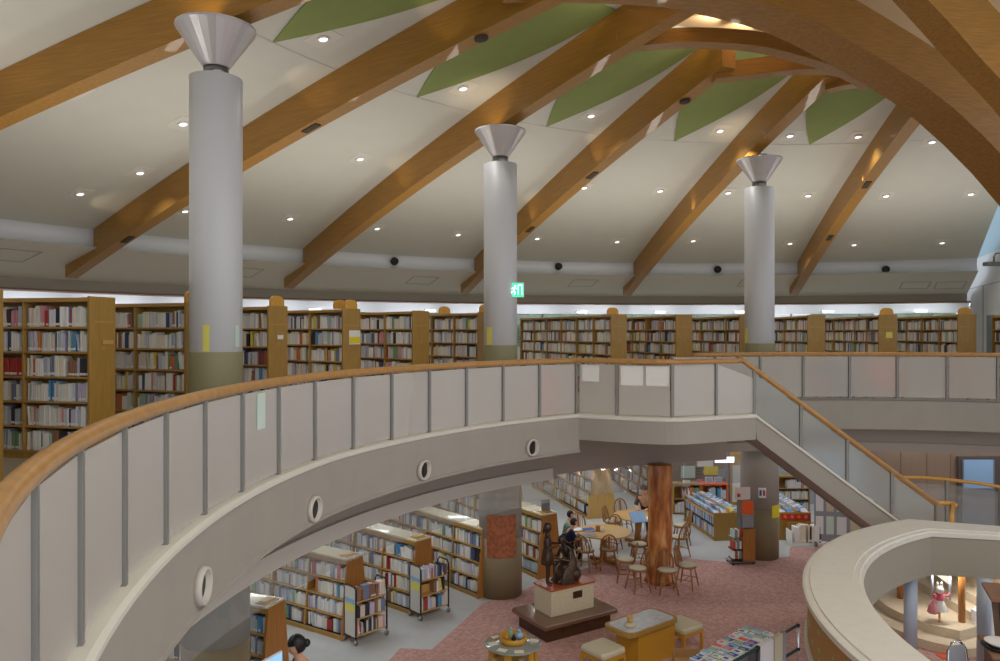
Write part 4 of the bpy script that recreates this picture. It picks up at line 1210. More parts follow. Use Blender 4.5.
    def cloth(nm, chain, rr, mt):
        Pn = sorted(set(n for c in chain for n in c), key=lambda n: names.index(n))
        if 'pelvis' in Pn: Pn.remove('pelvis'); Pn.insert(0,'pelvis')
        vv, ff = skin_mesh([V3(n) for n in Pn], [(Pn.index(a),Pn.index(b)) for a,b in chain], [rr.get(n, rad[n]*1.22)*s for n in Pn])
        MB().add(vv, ff, 0, True).obj(nm, M[mt], o)
    if shirt: cloth('shirt', [('belly','chest'),('pelvis','belly'),('chest','shL'),('shL','elL'),('chest','shR'),('shR','elR')], {'pelvis':.082,'elL':.032,'elR':.032}, shirt)
    if legs: cloth('trousers', [('pelvis','hipL'),('hipL','knL'),('pelvis','hipR'),('hipR','knR'),('knL','anL'),('knR','anR')], {'pelvis':.088,'hipL':.064,'hipR':.064,'knL':.044,'knR':.044,'anL':.031,'anR':.031}, legs)
    if dress:
        d_ = MB(); pts_ = dress; ns = 22; vs = []
        for (y, z, rx, ry) in pts_:
            for i in range(ns):
                a = 2*math.pi*i/ns; w_ = 1+.04*math.sin(6*a)
                vs.append((rx*w_*math.cos(a)*s, (y+ry*w_*math.sin(a))*s, z*s))
        fs = []
        for j in range(len(pts_)-1):
            for i in range(ns): fs.append((j*ns+i, j*ns+(i+1)%ns, (j+1)*ns+(i+1)%ns, (j+1)*ns+i))
        d_.add(vs, fs, 0, True).obj('dress', M[skin if metal else shirt], o)
    return o
def stand(**k):
    J = dict(pelvis=(0,0,.53),belly=(0,.0,.62),chest=(0,0,.74),neck=(0,0,.84),head=(0,-.005,.92),
        shL=(-.115,0,.79),elL=(-.145,.01,.63),wrL=(-.15,-.04,.49),shR=(.115,0,.79),elR=(.145,.01,.63),wrR=(.15,-.04,.49),
        hipL=(-.055,0,.50),knL=(-.06,-.01,.28),anL=(-.06,.0,.045),toL=(-.062,-.08,.022),hipR=(.055,0,.50),knR=(.06,-.01,.28),anR=(.06,0,.045),toR=(.062,-.08,.022))
    J.update(k); return J
def sit(h=.27, lean=.05, **k):
    """sitting; seat surface at z = h (fraction of height)"""
    J = dict(pelvis=(0,0,h+.06),belly=(0,-.01,h+.15),chest=(0,-lean,h+.27),neck=(0,-lean*1.5,h+.365),head=(0,-lean*1.9,h+.44),
        shL=(-.112,-lean,h+.315),elL=(-.14,-.08-lean,h+.18),wrL=(-.08,-.22-lean,h+.19),shR=(.112,-lean,h+.315),elR=(.14,-.08-lean,h+.18),wrR=(.08,-.22-lean,h+.19),
        hipL=(-.055,-.02,h+.045),knL=(-.07,-.24,h+.03),anL=(-.07,-.23,.045),toL=(-.07,-.31,.022),hipR=(.055,-.02,h+.045),knR=(.07,-.24,h+.03),anR=(.07,-.23,.045),toR=(.07,-.31,.022))
    J.update(k); return J
# bronze statue
pc = plinth.location
g1 = gr(554, 585, PT)
J = stand(elR=(.15,-.03,.65), wrR=(.12,-.17,.66), elL=(-.13,-.03,.64), wrL=(-.07,-.15,.66), face=(.1,-1,-.25))
g = figure('bronze_girl', J, 1.08, (pc.x-.36,pc.y-.16,PT), 80, 'dark bronze statue of a standing girl in a dress, left figure on the plinth', skin='bronze', hair='bronze', hairlen=.3, cat='statue',
   dress=[(0,.80,.075,.05),(0,.74,.098,.068),(0,.62,.092,.07),(0,.50,.122,.095),(0,.37,.145,.112),(0,.36,.135,.105)])
g.location = pc+ux*-.38+uy*-.02+Vector((0,0,.472))
J = sit(.20, .10, elL=(-.16,-.16,.36), wrL=(-.05,-.30,.44), elR=(.15,-.14,.36), wrR=(.05,-.28,.40), knL=(-.11,-.24,.30), anL=(-.09,-.26,.06), toL=(-.09,-.34,.03), knR=(.11,-.23,.29), anR=(.08,-.27,.06), toR=(.08,-.35,.03), face=(0,-1,-.5))
g = figure('bronze_sitter', J, 1.12, pc, -55, 'dark bronze statue of a seated long-skirted woman reading, right figure on the plinth', skin='bronze', hair='bronze', hairlen=.2, cat='statue',
   dress=[(-.05,.52,.10,.07),(-.02,.40,.10,.08),(-.05,.31,.13,.15),(-.10,.24,.16,.20),(-.13,.12,.16,.17),(-.14,.03,.18,.19),(-.13,.0,.18,.19)])
g.location = pc+ux*.15+uy*.0+Vector((0,0,.472))
MB().ball((0,.02,.12), .17, 14, 9, 0, (1.1,1.0,.9)).obj('rock_seat', M['bronze'], g)
# children at the front table
cA = figure('child', sit(.30,.07), 1.22, (1.52,17.02,0), 90+4, 'child in a navy shirt sitting at the left of the round table, reading', shirt='navy', legs='black', hair='hair')
cB = figure('child', sit(.30,.05), 1.26, (1.55,17.66,0), 70, 'child in a pale green shirt sitting behind the child in navy', shirt='greencloth', legs='navy', hair='hair')
for c in (cA, cB): c['group'] = 'children at the round table'
for c, l in ((cA,'small stool under the child in navy'),(cB,'small stool under the child in pale green')):
    s_ = empty('stool', c.location, 0, l, 'stool', 'small round stools')
    MB().lathe([(0,.30),(.15,.30),(.165,.315),(.15,.33),(0,.335)], seg=20).obj('seat', M['cushion'], s_)
    for k in range(4): MB().tube([(.1*math.cos(k*1.57+.78),.1*math.sin(k*1.57+.78),.3),(.14*math.cos(k*1.57+.78),.14*math.sin(k*1.57+.78),0)], .014, 6).obj('leg', M['wood_light'], s_)
# dark clothed person left of the log, at the rear table
p_ = figure('person', sit(.27,.10, face=(0,-1,-.5)), 1.62, (3.82,19.62,0), -20, 'person with long dark hair, dark brown clothes, bent over the rear table', shirt='darkbrown', legs='black', hair='brownhair', hairlen=.8)
s_ = empty('stool', (3.82,19.62,0), 0, 'round stool under the dark clothed person at the rear table', 'stool', 'small round stools')
MB().lathe([(0,.38),(.17,.38),(.185,.395),(.17,.41),(0,.415)], seg=20).obj('seat', M['cushion'], s_)
for k in range(4): MB().tube([(.1*math.cos(k*1.57),.1*math.sin(k*1.57),.38),(.15*math.cos(k*1.57),.15*math.sin(k*1.57),0)], .014, 6).obj('leg', M['wood_light'], s_)
# adult at the catalogue computer, lower left
p_ = figure('person', sit(.275,.05, face=(.0,-1,-.35)), 1.72, (-2.44,9.6,.0), -62, 'person with black hair in a bun and dark top, seated at the lower left edge', shirt='black', legs='navy', hair='hair', bun=True)
s_ = empty('office_chair', (-2.44,9.6,0), 0, 'chair under the person at the catalogue computer', 'chair')
MB().lathe([(0,.37),(.2,.37),(.22,.39),(.2,.415),(0,.42)], seg=20).obj('seat', M['black'], s_)
MB().tube([(0,0,.06),(0,0,.37)], .025, 8).obj('stem', M['steel'], s_)
for k in range(5): MB().tube([(0,0,.07),(.24*math.cos(k*1.257),.24*math.sin(k*1.257),.03)], .018, 6).obj('leg', M['black'], s_)
dk = empty('computer_desk', (-2.92,8.92,0), R_(28), 'small wooden desk carrying the catalogue monitor, lower left', 'desk')
MB().box((-.35,-.28,.70),(.35,.25,.73), bev=.008).obj('desktop', M['wood'], dk)
for x in (-.32,.32): MB().box((x-.02,-.26,0),(x+.02,.22,.70)).obj('side_panel', M['wood'], dk)
mn = empty('computer_monitor', (-2.76,9.08,.732), R_(65), 'computer monitor with a bright blue screen, bottom left beside the orange end panel', 'monitor')
MB().box((-.17,-.015,.34),(.17,.015,.60), bev=.006).obj('casing', M['paper'], mn)
MB().box((-.155,-.020,.36),(.155,-.015,.58)).obj('screen', M['screen'], mn)
MB().tube([(0,.02,0),(0,.02,.40)], .02, 8).obj('stand', M['paper'], mn); MB().lathe([(0,0),(.11,0),(.11,.012),(0,.015)], seg=18).obj('foot', M['paper'], mn)

# round tiered display table
o = empty('display_table', (.19,10.97,0), 0, 'round glass-topped ochre display table with booklets, bottom centre', 'table')
MB().lathe([(0,.685),(.41,.685),(.42,.692),(.41,.70),(0,.70)], seg=40).obj('glass_top', mat('grey_glass', (150,156,150), .12, coat=.6), o)
MB().lathe([(0,.40),(.38,.40),(.39,.415),(.38,.43),(0,.43)], seg=36).obj('lower_shelf', M['gold'], o)
for k in range(6):
    a = k*1.047+.3; MB().box((-.02,-.05,0),(.02,.05,.685), mx=Matrix.Translation((.34*math.cos(a),.34*math.sin(a),0)) @ Matrix.Rotation(a,4,'Z')).obj('upright', M['gold'], o)
MB().lathe([(0,0),(.36,0),(.36,.05),(0,.05)], seg=36).obj('base', M['gold'], o)
bw = empty('wooden_bowl', (.19,11.02,.702), 0, 'round ochre tray of toys on the glass display table', 'tray')
MB().lathe([(0,0),(.19,0),(.205,.03),(.205,.09),(.19,.09),(.185,.04),(0,.03)], seg=36).obj('bowl', M['gold'], bw)
def toy(x, y, mt, r, lab, sc=(1,1,1)):
    t = empty('toy', (.19+x,11.02+y,.735), 0, lab, 'toy', 'toys in the round tray')
    MB().ball((0,0,r*sc[2]), r, 12, 8, 0, sc).obj('body', M[mt], t); MB().ball((0,-.01,r*2*sc[2]+r*.35), r*.5, 10, 7).obj('head', M[mt], t)
toy(-.10,-.03,'gold',.04,'yellow toy at the left of the round tray'); toy(-.03,.03,'greencloth',.045,'green toy in the round tray',(.7,.7,1.5)); toy(.01,-.06,'black',.035,'black toy in the middle of the round tray'); toy(.09,0,'lightblue',.055,'light blue round toy in the tray')
for k,(x,y,rz,mt,l) in enumerate(((-.29,-.03,20,'paper','left'),(-.16,-.26,-25,'cushion','front left'),(.08,-.31,5,'cushion','front'),(.31,.08,-20,'paper','right'),(-.25,.2,30,'gold','back left'))):
    bo = empty('booklet', (.19+x,10.97+y,.702), R_(rz), 'booklet lying at the %s of the glass display table' % l, 'booklet', 'booklets on the round display table')
    MB().box((-.07,-.05,0),(.07,.05,.004)).obj('cover', M[mt], bo); MB().box((-.065,-.045,.004),(.065,.045,.009)).obj('pages', M['page'], bo)
for k,(x,y,rz,l) in enumerate(((-.2,-.25,-30,'left'),(.12,-.27,15,'right'))):
    bo = empty('booklet', (.19+x,10.97+y,.432), R_(rz), 'booklet on the lower shelf of the display table, %s one' % l, 'booklet', 'booklets on the round display table')
    MB().box((-.08,-.055,0),(.08,.055,.006)).obj('cover', M['paper'], bo); MB().box((-.07,-.05,.006),(.07,.05,.012)).obj('pages', M['page'], bo)

# side table with two stools
o = empty('low_table', (2.27,12.03,0), R_(38), 'ochre wooden low table with rounded top between two cream stools', 'table')
mb = MB(); pl = []
for (cx_,cy_,a0) in ((.50,.20,-0),(.50,-.20,270),(-.50,-.20,180),(-.50,.20,90)): pass
for (cx_,cy_,a0) in ((.48,-.18,270),(.48,.18,0),(-.48,.18,90),(-.48,-.18,180)):
    for i in range(6): a = R_(a0+18*i); pl.append((cx_+.12*math.cos(a), cy_+.12*math.sin(a)))
mb.prism(pl, .56, .62); mb.obj('tabletop', M['wood'], o)
MB().box((-.34,-.24,.0),(.54,.24,.56), bev=.006).obj('cabinet_base', M['gold'], o)
MB().prism([(x*.9,y*.86) for x,y in pl], .62, .624).obj('cover_sheet', mat('table_cover', (196,200,206), .35, var=.08, scale=9), o)
d = empty('table_ornament', Vector((2.27,12.03,.625))+Vector((-.22,-.22,0)), 0, 'small yellow ornament on the low table between the stools', 'ornament')
MB().lathe([(0,0),(.09,0),(.1,.02),(.07,.05),(0,.05)], seg=18).obj('base', M['cushion'], d)
for s in (-.03,.03): MB().ball((s,0,.14), .028, 8, 6, 0, (.8,.6,1.8)).obj('ear', M['wood_light'], d)
MB().ball((0,0,.09), .045, 12, 8).obj('body', M['wood_light'], d)
def stool(x, y, rz, lab):
    o = empty('padded_stool', (x,y,0), R_(rz), lab, 'stool', 'square stools with cream pads')
    MB().box((-.25,-.25,.34),(.25,.25,.44), bev=.03).obj('cushion', M['cushion'], o)
    MB().box((-.24,-.24,.29),(.24,.24,.345)).obj('seat_frame', M['gold'], o)
    for a in (-1,1):
        for b in (-1,1): MB().box((a*.225-.02,b*.225-.02,0),(a*.225+.02,b*.225+.02,.30)).obj('leg', M['gold'], o)
    return o
stool(1.58,11.50,37,'cream padded stool left of the low ochre table')
stool(3.02,12.44,37,'cream padded stool right of the low ochre table')

# cardboard box, flyer table, newspaper rail
o = empty('cardboard_box', gr(690,654,.55), R_(-8), 'open brown cardboard box beside the flyer table, bottom centre right', 'box'); w_, d_, h_ = .24,.17,.26
for nm, lo, hi in (('wall_front',(-w_,-d_,0),(w_,-d_+.008,h_)),('wall_back',(-w_,d_-.008,0),(w_,d_,h_)),('wall_left',(-w_,-d_,0),(-w_+.008,d_,h_)),('wall_right',(w_-.008,-d_,0),(w_,d_,h_)),('bottom',(-w_,-d_,0),(w_,d_,.008))):
    MB().box(lo, hi).obj('box_side' if nm != 'bottom' else 'box_bottom', M['card'], o)
o.location.z = .30
st_ = empty('box_stand', (o.location.x,o.location.y,0), R_(-8), 'plain wooden stand under the open cardboard box', 'stand'); MB().box((-.24,-.17,.27),(.24,.17,.298)).obj('top', M['wood'], st_)
for a in (-1,1):
    for b in (-1,1): MB().box((a*.2-.015,b*.13-.015,0),(a*.2+.015,b*.13+.015,.27)).obj('leg', M['wood'], st_)
for k,(x,y) in enumerate(((-.12,.03),(.1,-.04))):
    b_ = MB().ball((0,0,.04), .035, 8, 6, 0, (1.3,1,.8)).obj('crumpled_paper', M['paper'], None, o.location+Vector((x,y,.01)))
    tag(b_, 'white crumpled paper at the %s inside the cardboard box' % ('left','right')[k], 'paper', 'papers in the cardboard box')
ft = empty('flyer_table', (3.38,10.85,-.06), R_(45), 'long low rack table covered with coloured flyers behind the newspaper rail', 'table')
MB().box((-.85,-.24,.66),(.85,.24,.70), bev=.006).obj('tabletop', M['greycloth'], ft); ft.location.z = 0
for x in (-.78,.78): MB().box((x-.03,-.2,0),(x+.03,.2,.66)).obj('side_panel', M['greycloth'], ft)
MB().box((-.75,.16,.2),(.75,.18,.66)).obj('back_panel', M['greycloth'], ft)
fm = MXof(ft.location, ft.rotation_euler.z); random.seed(5)
FL = ['paper','lightblue','pink','paleyellow','greencloth','blue','paper','orange','palegreen','lightblue','paper','pink','paleyellow','paper','blue','greencloth','paper','lightblue']
fi = 0
for j in range(3):
    for i in range(11):
        x = -.78+.152*i+random.uniform(-.015,.015); y = (-.155,0,.155)[j]+random.uniform(-.01,.01)
        nm_ = random.choice(FL); hgt = random.uniform(.006,.03)
        q = fm @ Vector((x,y,.702))
        f_ = empty('flyer_stack', q, R_(45+random.uniform(-10,10)), '%s flyer stack, %s from the low end, %s row, long flyer table' % (M[nm_].name.replace('_',' '), ordn[i], ('near','middle','far')[j]), 'flyers', 'flyer stacks on the long table')
        MB().box((-.052,-.068,0),(.052,.068,hgt)).obj('sheets', M['paper'], f_)
        c_ = MB().box((-.052,-.068,hgt),(.052,.068,hgt+.001)).obj('cover_print', M[nm_], f_)
        MB().box((-.04,-.02,hgt+.001),(.02,.05,hgt+.002)).obj('printed_picture', M[random.choice(['paper','blue','pink','lightblue','greencloth'])], c_)
nr = empty('newspaper_rail', (4.37,11.0,0), 0, 'chrome stand with two dark green rods in front of the flyer table', 'rail')
def reln(o): o.matrix_parent_inverse = Matrix.Translation(-nr.location); return o
Pa = Vector((4.37,11.0,0)); Pb = Vector((3.50,10.2,0)); Pc = Pb+(Pb-Pa)
for q in (Pa,Pb,Pc):
    reln(MB().tube([(q.x,q.y,0),(q.x,q.y,.98)], .018, 8).obj('post', M['chrome'] if q is Pa else M['black'], nr))
    reln(MB().lathe([(0,0),(.11,0),(.11,.012),(0,.02)], (q.x,q.y,0), 18).obj('foot', M['black'], nr))
for z in (.95,.60):
    reln(MB().tube([Pa+Vector((0,0,z)),Pc+Vector((0,0,z))], .02, 8).obj('rod', M['pole_green'], nr))
    for q in (Pa,Pb): reln(MB().ball((q.x,q.y,z), .032, 10, 7).obj('joint', M['black'], nr))
dr = (Pb-Pa).normalized(); nv = Vector((dr.y,-dr.x,0))
for k,(t0,t1,mt,l) in enumerate(((.66,.97,'white','white newspaper'),(.44,.64,'cushion','yellowish newspaper'),(.36,.43,'greycloth','narrow grey newspaper'))):
    a_ = Pa.lerp(Pb,t0); b_ = Pa.lerp(Pb,t1); nn_ = empty('newspaper', a_+Vector((0,0,.4)), 0, l+' hanging over the upper green rod by the flyer table', 'newspaper', 'newspapers on the rail')
    for s in (-1,1):
        A = [a_+nv*s*.026+Vector((0,0,.5)), b_+nv*s*.026+Vector((0,0,.5)), b_+nv*s*.026+Vector((0,0,.978)), a_+nv*s*.026+Vector((0,0,.978))]
        h_ = MB().slab([v+nv*.002 for v in A],[v-nv*.002 for v in A]).obj('hanging_half', M[mt], nn_); h_.matrix_parent_inverse = Matrix.Translation(-nn_.location)
    A = [a_+nv*.028, b_+nv*.028, b_-nv*.028, a_-nv*.028]
    h_ = MB().prism([(v.x,v.y) for v in A], .974, .979).obj('fold', M[mt], nn_); h_.matrix_parent_inverse = Matrix.Translation(-nn_.location)

# picture-book units
def pic_unit(p, ang, L, W, lab, pal, frieze=False):
    o = empty('picture_book_unit', p, R_(ang), lab, 'bookcase', 'low picture-book units with sloping tops')   # x outward, left face +y, body y -W..0
    MB().box((-.03,-W,0),(0,0,.70), bev=.006).obj('end_panel', M['wood'], o)
    MB().box((L,-W,0),(L+.03,0,.70)).obj('end_panel', M['wood'], o)
    MB().box((0,-W+.02,0),(L,-.02,.06)).obj('plinth', M['wood'], o)
    MB().box((0,-W/2-.01,.06),(L,-W/2+.01,.80)).obj('ridge_board', M['wood_light'], o)
    for z in (.06,.36): MB().box((0,-W+.01,z),(L,-.01,z+.02)).obj('shelf', M['black' if z > .3 else 'wood'], o)
    for s in (0,1):
        y0, y1 = (-.01,-W/2+.02) if s == 0 else (-W+.01,-W/2-.02)
        A = [Vector((0,y0,.60)),Vector((0,y1,.70)),Vector((0,y1,.68)),Vector((0,y0,.58))]
        MB().slab(A,[Vector((L,v.y,v.z)) for v in A]).obj('sloping_bin', M['wood_light'], o)
    if frieze:
        fr = MB().box((-.042,-W+.04,.50),(-.03,-.04,.66)).obj('red_frieze', M['red'], o)
        for k in range(4): MB().ball((-.045,-W+.14+k*(W-.28)/3,.58), .045, 10, 7, 0, (.2,1,1)).obj('frieze_dot', M['orange' if k%2 else 'pink'], fr)
    mx = MXof(Vector(p), R_(ang))
    for z, hm in ((.08,.26),(.38,.22)):
        nb = int(L/.5)
        for b in range(nb): fill(mx, L/nb*b+.01, L/nb*(b+1)-.01, -.03, z, hm, 'pic1' if frieze else 'pic0', tmin=.012, tmax=.03, dens=1, hrange=(.85,.97), pal=pal, row=(1 if z < .2 else 0, b), depth=.2)
    for s in (0,1):
        for b in range(8):
            y = -.10-.13*(b//4)-s*(W/2); 
        xs = .02
        while xs < L-.06:
            for rr in range(2):
                y = (-.13-.20*rr)*(W/2)/.42 if s == 0 else -W+(.13+.20*rr)*(W/2)/.42
                m2 = mx @ Matrix.Translation((xs, y+.09, .66+.04*rr)) @ Matrix.Rotation(R_(14 if s == 0 else -14),4,'X')
                books.append(dict(mx=m2 @ Matrix.Rotation(R_(68),4,'Y') @ Matrix.Identity(4), t=.012, h=.19, d=.17, col=random.choices(range(len(PAL)), pal)[0], lab='pic1' if frieze else 'pic0', row=('slope', ('left','right')[s], ('outer','upper')[rr]), no=1+int(xs/.055)))
            xs += .055
    return o
bpal = [1,1,4,1,8,0,10,0,9,3,0,.4,.8,1,.2,.1,10,0,3,1]
pic_unit(Vector((5.37,18.86,0)), 97, 2.0, .80, 'picture-book unit with blue books right of the log pillar', bpal)
pic_unit(Vector((7.05,18.95,0)), 90, 2.0, .80, 'picture-book unit with red frieze, right of the column under the stair', bpal, True)
# short row of tall books in front of the frieze unit
o = empty('book_step', (7.16,18.35,0), 0, 'small low shelf of dark and light volumes in front of the red frieze', 'bookcase')
MB().box((0,0,.0),(.72,.4,.08), bev=.006).obj('white_base', M['paper'], o); MB().box((-.02,.0,.08),(.0,.38,.36)).obj('side_panel', M['paper'], o); MB().box((0,.34,.08),(.72,.36,.5)).obj('back_panel', M['wood'], o)
fill(MXof(Vector((7.88,18.37,0)), math.pi), 0, .70, -.0, .082, .46, 'step', tmin=.03, tmax=.05, dens=1, hrange=(.8,.97), pal=[5,2,2,4,0,3,0,2,2,2,8,1,0,0,0,0,0,3,0,0], row=(0,0), depth=.2)
# wall shelves at the back
def wall_shelf(x0, x1, y, ztop, lab, mt='wood', rows=2, pal=None, face=None):
    o = empty('wall_bookshelf', (x0,y,0), 0, lab, 'bookcase'); W = x1-x0; D = .36
    for x in (0, W-.03): MB().box((x,0,0),(x+.03,D,ztop)).obj('side_panel', M[mt], o)
    MB().box((-.01,-.01,ztop),(W+.01,D,ztop+.04), bev=.004).obj('top_board', M[mt], o)
    MB().box((.03,D-.02,0),(W-.03,D,ztop)).obj('back_board', M['wood'], o)
    pt = (ztop-.05)/rows
    for k in range(rows):
        z = ztop-pt*(k+1); MB().box((.03,0,z-.02),(W-.03,D-.02,z)).obj('shelf', M['wood_shelf'], o)
        fill(MXof(Vector((x1,y,0)), math.pi), .035, W-.035, -.02, z, pt-.05, 'wall%d' % int(x0), tmin=.02, tmax=.04, dens=.8, row=(k,0), pal=pal, depth=.2)
    return o
wall_shelf(4.99,5.79,21.6,.84,'tan back-wall bookshelf with two rows, right of the log pillar', rows=2)
wall_shelf(5.81,6.56,21.6,.84,'bright orange-red topped bookshelf against the back wall', mt='orange', rows=2, pal=[3,1,1,1,1,3,1,1,1,1,1,1,6,1,1,1,6,1,1,1])
wall_shelf(7.95,9.05,21.9,1.0,'tan bookshelf against the back wall behind the red frieze unit', rows=3)
o = empty('tall_panel', (4.9,21.9,0), 0, 'tall narrow tan board at the left end of the back wall shelves', 'board'); MB().box((0,0,0),(.07,.4,1.55), bev=.004).obj('board', M['wood_light'], o)
def wall_item(px0, py0, px1, py1, y, mt, nm, lab, cat, frame=None, grp=None):
    a = at(px0,py0,y); b = at(px1,py1,y); o = empty(nm, (a.x,y,b.z), 0, lab, cat, grp); W = b.x-a.x; H = a.z-b.z
    if frame: MB().box((-.02,0,-.02),(W+.02,.02,H+.02)).obj('frame', M[frame], o)
    MB().box((0,-.012,0),(W,.0 if frame else .01,H)).obj('sheet', M[mt], o); return o
wall_item(681,466,695,478,22.26,'palegreen','wall_poster','pale notice board above the tan back-wall bookshelf','notice board','steel')
wall_item(697,457.5,713,466.5,22.26,'paper','wall_poster','white map sheet high on the back wall left of the lit panel','poster','post')
o = wall_item(704,466.5,718,475,22.2,'yellow','speech_sign','yellow speech-bubble shaped sign on the back wall','sign')
MB().ball((.03,-.01,.10), .06, 10, 7, 0, (1,.1,1)).obj('bubble_tail', M['yellow'], o)
wall_item(715,457,734,462.5,21.0,'panel_light','light_panel','bright white lit panel under the balcony above the yellow sign','light panel')
for k,(x0,x1) in enumerate(((706,712),(715,721.5))):
    o = wall_item(x0,477.5,x1,485,21.8,'lightblue','framed_picture','white framed round picture on the orange shelf, '+('left','right')[k]+' one','picture','paper','round pictures on the orange shelf')
wall_item(682.5,480,690,487,21.75,'paper','paper_sign','white paper sign standing on the tan back-wall bookshelf','sign')
wall_item(697,479,702,485.5,21.8,'pink','small_picture','pink and blue small picture between the shelf signs','picture')
wall_item(718,469,727,478,22.26,'greycloth','wall_poster','grey poster right of the yellow sign','poster')
# grid of small pigeonholes on the back wall
o = empty('pigeonhole_rack', at(696,478,22.2), 0, 'small dark grid rack on the brown back wall', 'rack')
for k in range(4): MB().box((0,0,k*.09),(.2,.05,k*.09+.015)).obj('slat', M['darkbrown'], o)
# tan doorway right of the shelves
o = struct(MB().box((at(730,0,22.8).x,22.78,0),(at(742,0,22.8).x,22.88,1.65)).obj('door_3', M['wood_light']))
MB().box((at(732,0,22.8).x,22.74,.1),(at(740,0,22.8).x,22.78,1.2)).obj('door_panel', M['paper'], o)
# brochure rack on wheels
o = empty('brochure_rack', (5.22,16.85,0), R_(8), 'wheeled brochure rack with posters beside the column under the stair', 'rack')
MB().box((0,0,.05),(.56,.34,.08)).obj('base', M['steel'], o)
for x in (.03,.53):
    for y in (.03,.31): MB().ball((x,y,.027), .027, 10, 7).obj('caster', M['black'], o)
MB().box((.26,.02,.08),(.56,.30,.80), bev=.004).obj('side_panel', M['wood_red'], o)
MB().box((.25,.10,.80),(.27,.30,1.5)).obj('upright', M['steel'], o); MB().box((.54,.10,.80),(.56,.30,1.5)).obj('upright', M['steel'], o)
for k,(z,mt) in enumerate(((.12,'black'),(.34,'black'),(.60,'steel'))):
    t_ = MB().box((.02,.0,z),(.25,.26,z+.02)).obj('tray', M[mt], o)
    for j in range(4): MB().box((.04+.05*j,.02,z+.02),(.075+.05*j,.20,z+.19)).obj('leaflet_stack', M[('paper','red','palegreen','greycloth')[(j+k)%4]], t_)
MB().box((.27,.08,1.12),(.54,.095,1.42)).obj('orange_poster', M['orange'], o)
MB().box((.27,.06,.82),(.54,.22,1.08)).obj('grey_bin', M['greycloth'], o)
MB().box((.10,.07,1.46),(.46,.085,1.74)).obj('sign_board', mat('pinkish_sign', (224,208,204), .7), o)
MB().box((.15,.064,1.52),(.22,.07,1.60)).obj('sign_mark', M['red'], o)
# display boards under the stair
o = empty('display_board', (7.95,18.3,0), 0, 'grey pin-up display boards with posters below the stair, right', 'display board')
pts_ = [Vector((7.72,18.42,0)),Vector((8.2,18.35,0)),Vector((9.3,17.9,0))]
for k in range(2):
    a_, b_ = pts_[k], pts_[k+1]; t_ = (b_-a_).normalized(); nv_ = Vector((t_.y,-t_.x,0))
    h_ = MB().slab([a_+nv_*.02+Vector((0,0,.12)), b_+nv_*.02+Vector((0,0,.12)), b_-nv_*.02+Vector((0,0,.12)), a_-nv_*.02+Vector((0,0,.12))],[Vector((v.x,v.y,1.45)) for v in (a_+nv_*.02, b_+nv_*.02, b_-nv_*.02, a_-nv_*.02)]).obj('panel', M['greycloth'], o); h_.matrix_parent_inverse = Matrix.Translation(-o.location)
    n_ = 2 if k == 0 else 4
    for i in range(n_):
        for j in range(2):
            p_ = a_.lerp(b_, (i+.12)/n_); q_ = a_.lerp(b_, (i+.85)/n_); z0 = .30+.56*j
            A = [Vector((v.x,v.y,z)) for v,z in ((p_,z0),(q_,z0),(q_,z0+.44),(p_,z0+.44))]
            h_ = MB().slab([v+nv_*.024 for v in A],[v+nv_*.021 for v in A]).obj('poster', M[('paper','white','palegreen','cushion','paper')[(i*2+j+k)%5]], o); h_.matrix_parent_inverse = Matrix.Translation(-o.location)
for v in pts_: h_ = MB().box((v.x-.02,v.y-.15,0),(v.x+.02,v.y+.15,.12)).obj('foot', M['steel'], o); h_.matrix_parent_inverse = Matrix.Translation(-o.location)

# ------------------------------------------------------------------ curved parapet ring, lower steps
RC = Vector((9.17,7.5,0))
def ringpts():
    out, inn = [], []
    for i in range(49):
        a = 228-(228-113.6)*i/48; b = 228-(228-117.6)*i/48
        out.append(RC+Vector((5.7*math.cos(R_(a)),5.7*math.sin(R_(a)),0))); inn.append(RC+Vector((4.98*math.cos(R_(b)),4.98*math.sin(R_(b)),0)))
    out.append(Vector((11.2,11.09,0))); inn.append(Vector((10.9,11.0,0)))
    return out, inn
RO, RI = ringpts()
ring = empty('curved_parapet', (4.0,9.5,0), 0, 'pale stone topped curved parapet ring at the lower right, painted green leaves outside', 'parapet')
def relr(o): o.matrix_parent_inverse = Matrix.Translation(-ring.location); return o
def rsec(pairs, nm, mt, closed=True):
    """pairs: (f, e, z): position between outer (f=0) and inner (f=1), plus e metres outward"""
    secs = []
    for f, e, z in pairs:
        s = []
        for a, b in zip(RO, RI):
            d = (a-b).normalized(); p = a.lerp(b, f)+d*e; s.append(Vector((p.x,p.y,z)))
        secs.append(s)
    if closed: secs.append(secs[0])
    return relr(ribbon(secs, nm, M[mt] if isinstance(mt, str) else mt)).id_data
TZ = 2.10
o = rsec([(0,0,TZ-.09),(0,0,TZ-.03),(0,-.03,TZ-.018),(0,-.085,TZ-.018),(0,-.09,TZ),(1,.13,TZ),(1,.125,TZ-.02),(1,.05,TZ-.02),(1,.04,TZ-.05),(1,.0,TZ-.05),(1,.0,TZ-.10),(1,.03,TZ-.10),(0,-.05,TZ-.10)], 'stone_top', 'stone'); o.parent = ring
o = rsec([(0,-.06,TZ-.10),(0,-.06,1.36),(0,-.2,1.36),(0,-.2,TZ-.10)], 'mural_face', 'mural'); o.parent = ring
o = rsec([(0,-.02,1.40),(0,-.02,1.34),(0,-.2,1.34),(0,-.2,1.40)], 'lower_ledge', 'stone'); o.parent = ring
o = rsec([(1,.03,TZ-.10),(1,.03,1.45),(1,.0,1.44),(1,.0,1.39),(1,.35,1.39),(1,.35,TZ-.10)], 'inner_face', mat('parapet_inner', (158,152,138), .8)); o.parent = ring
for o_ in list(bpy.data.objects):
    if o_.parent == ring: o_.matrix_parent_inverse = Matrix.Translation(-ring.location)
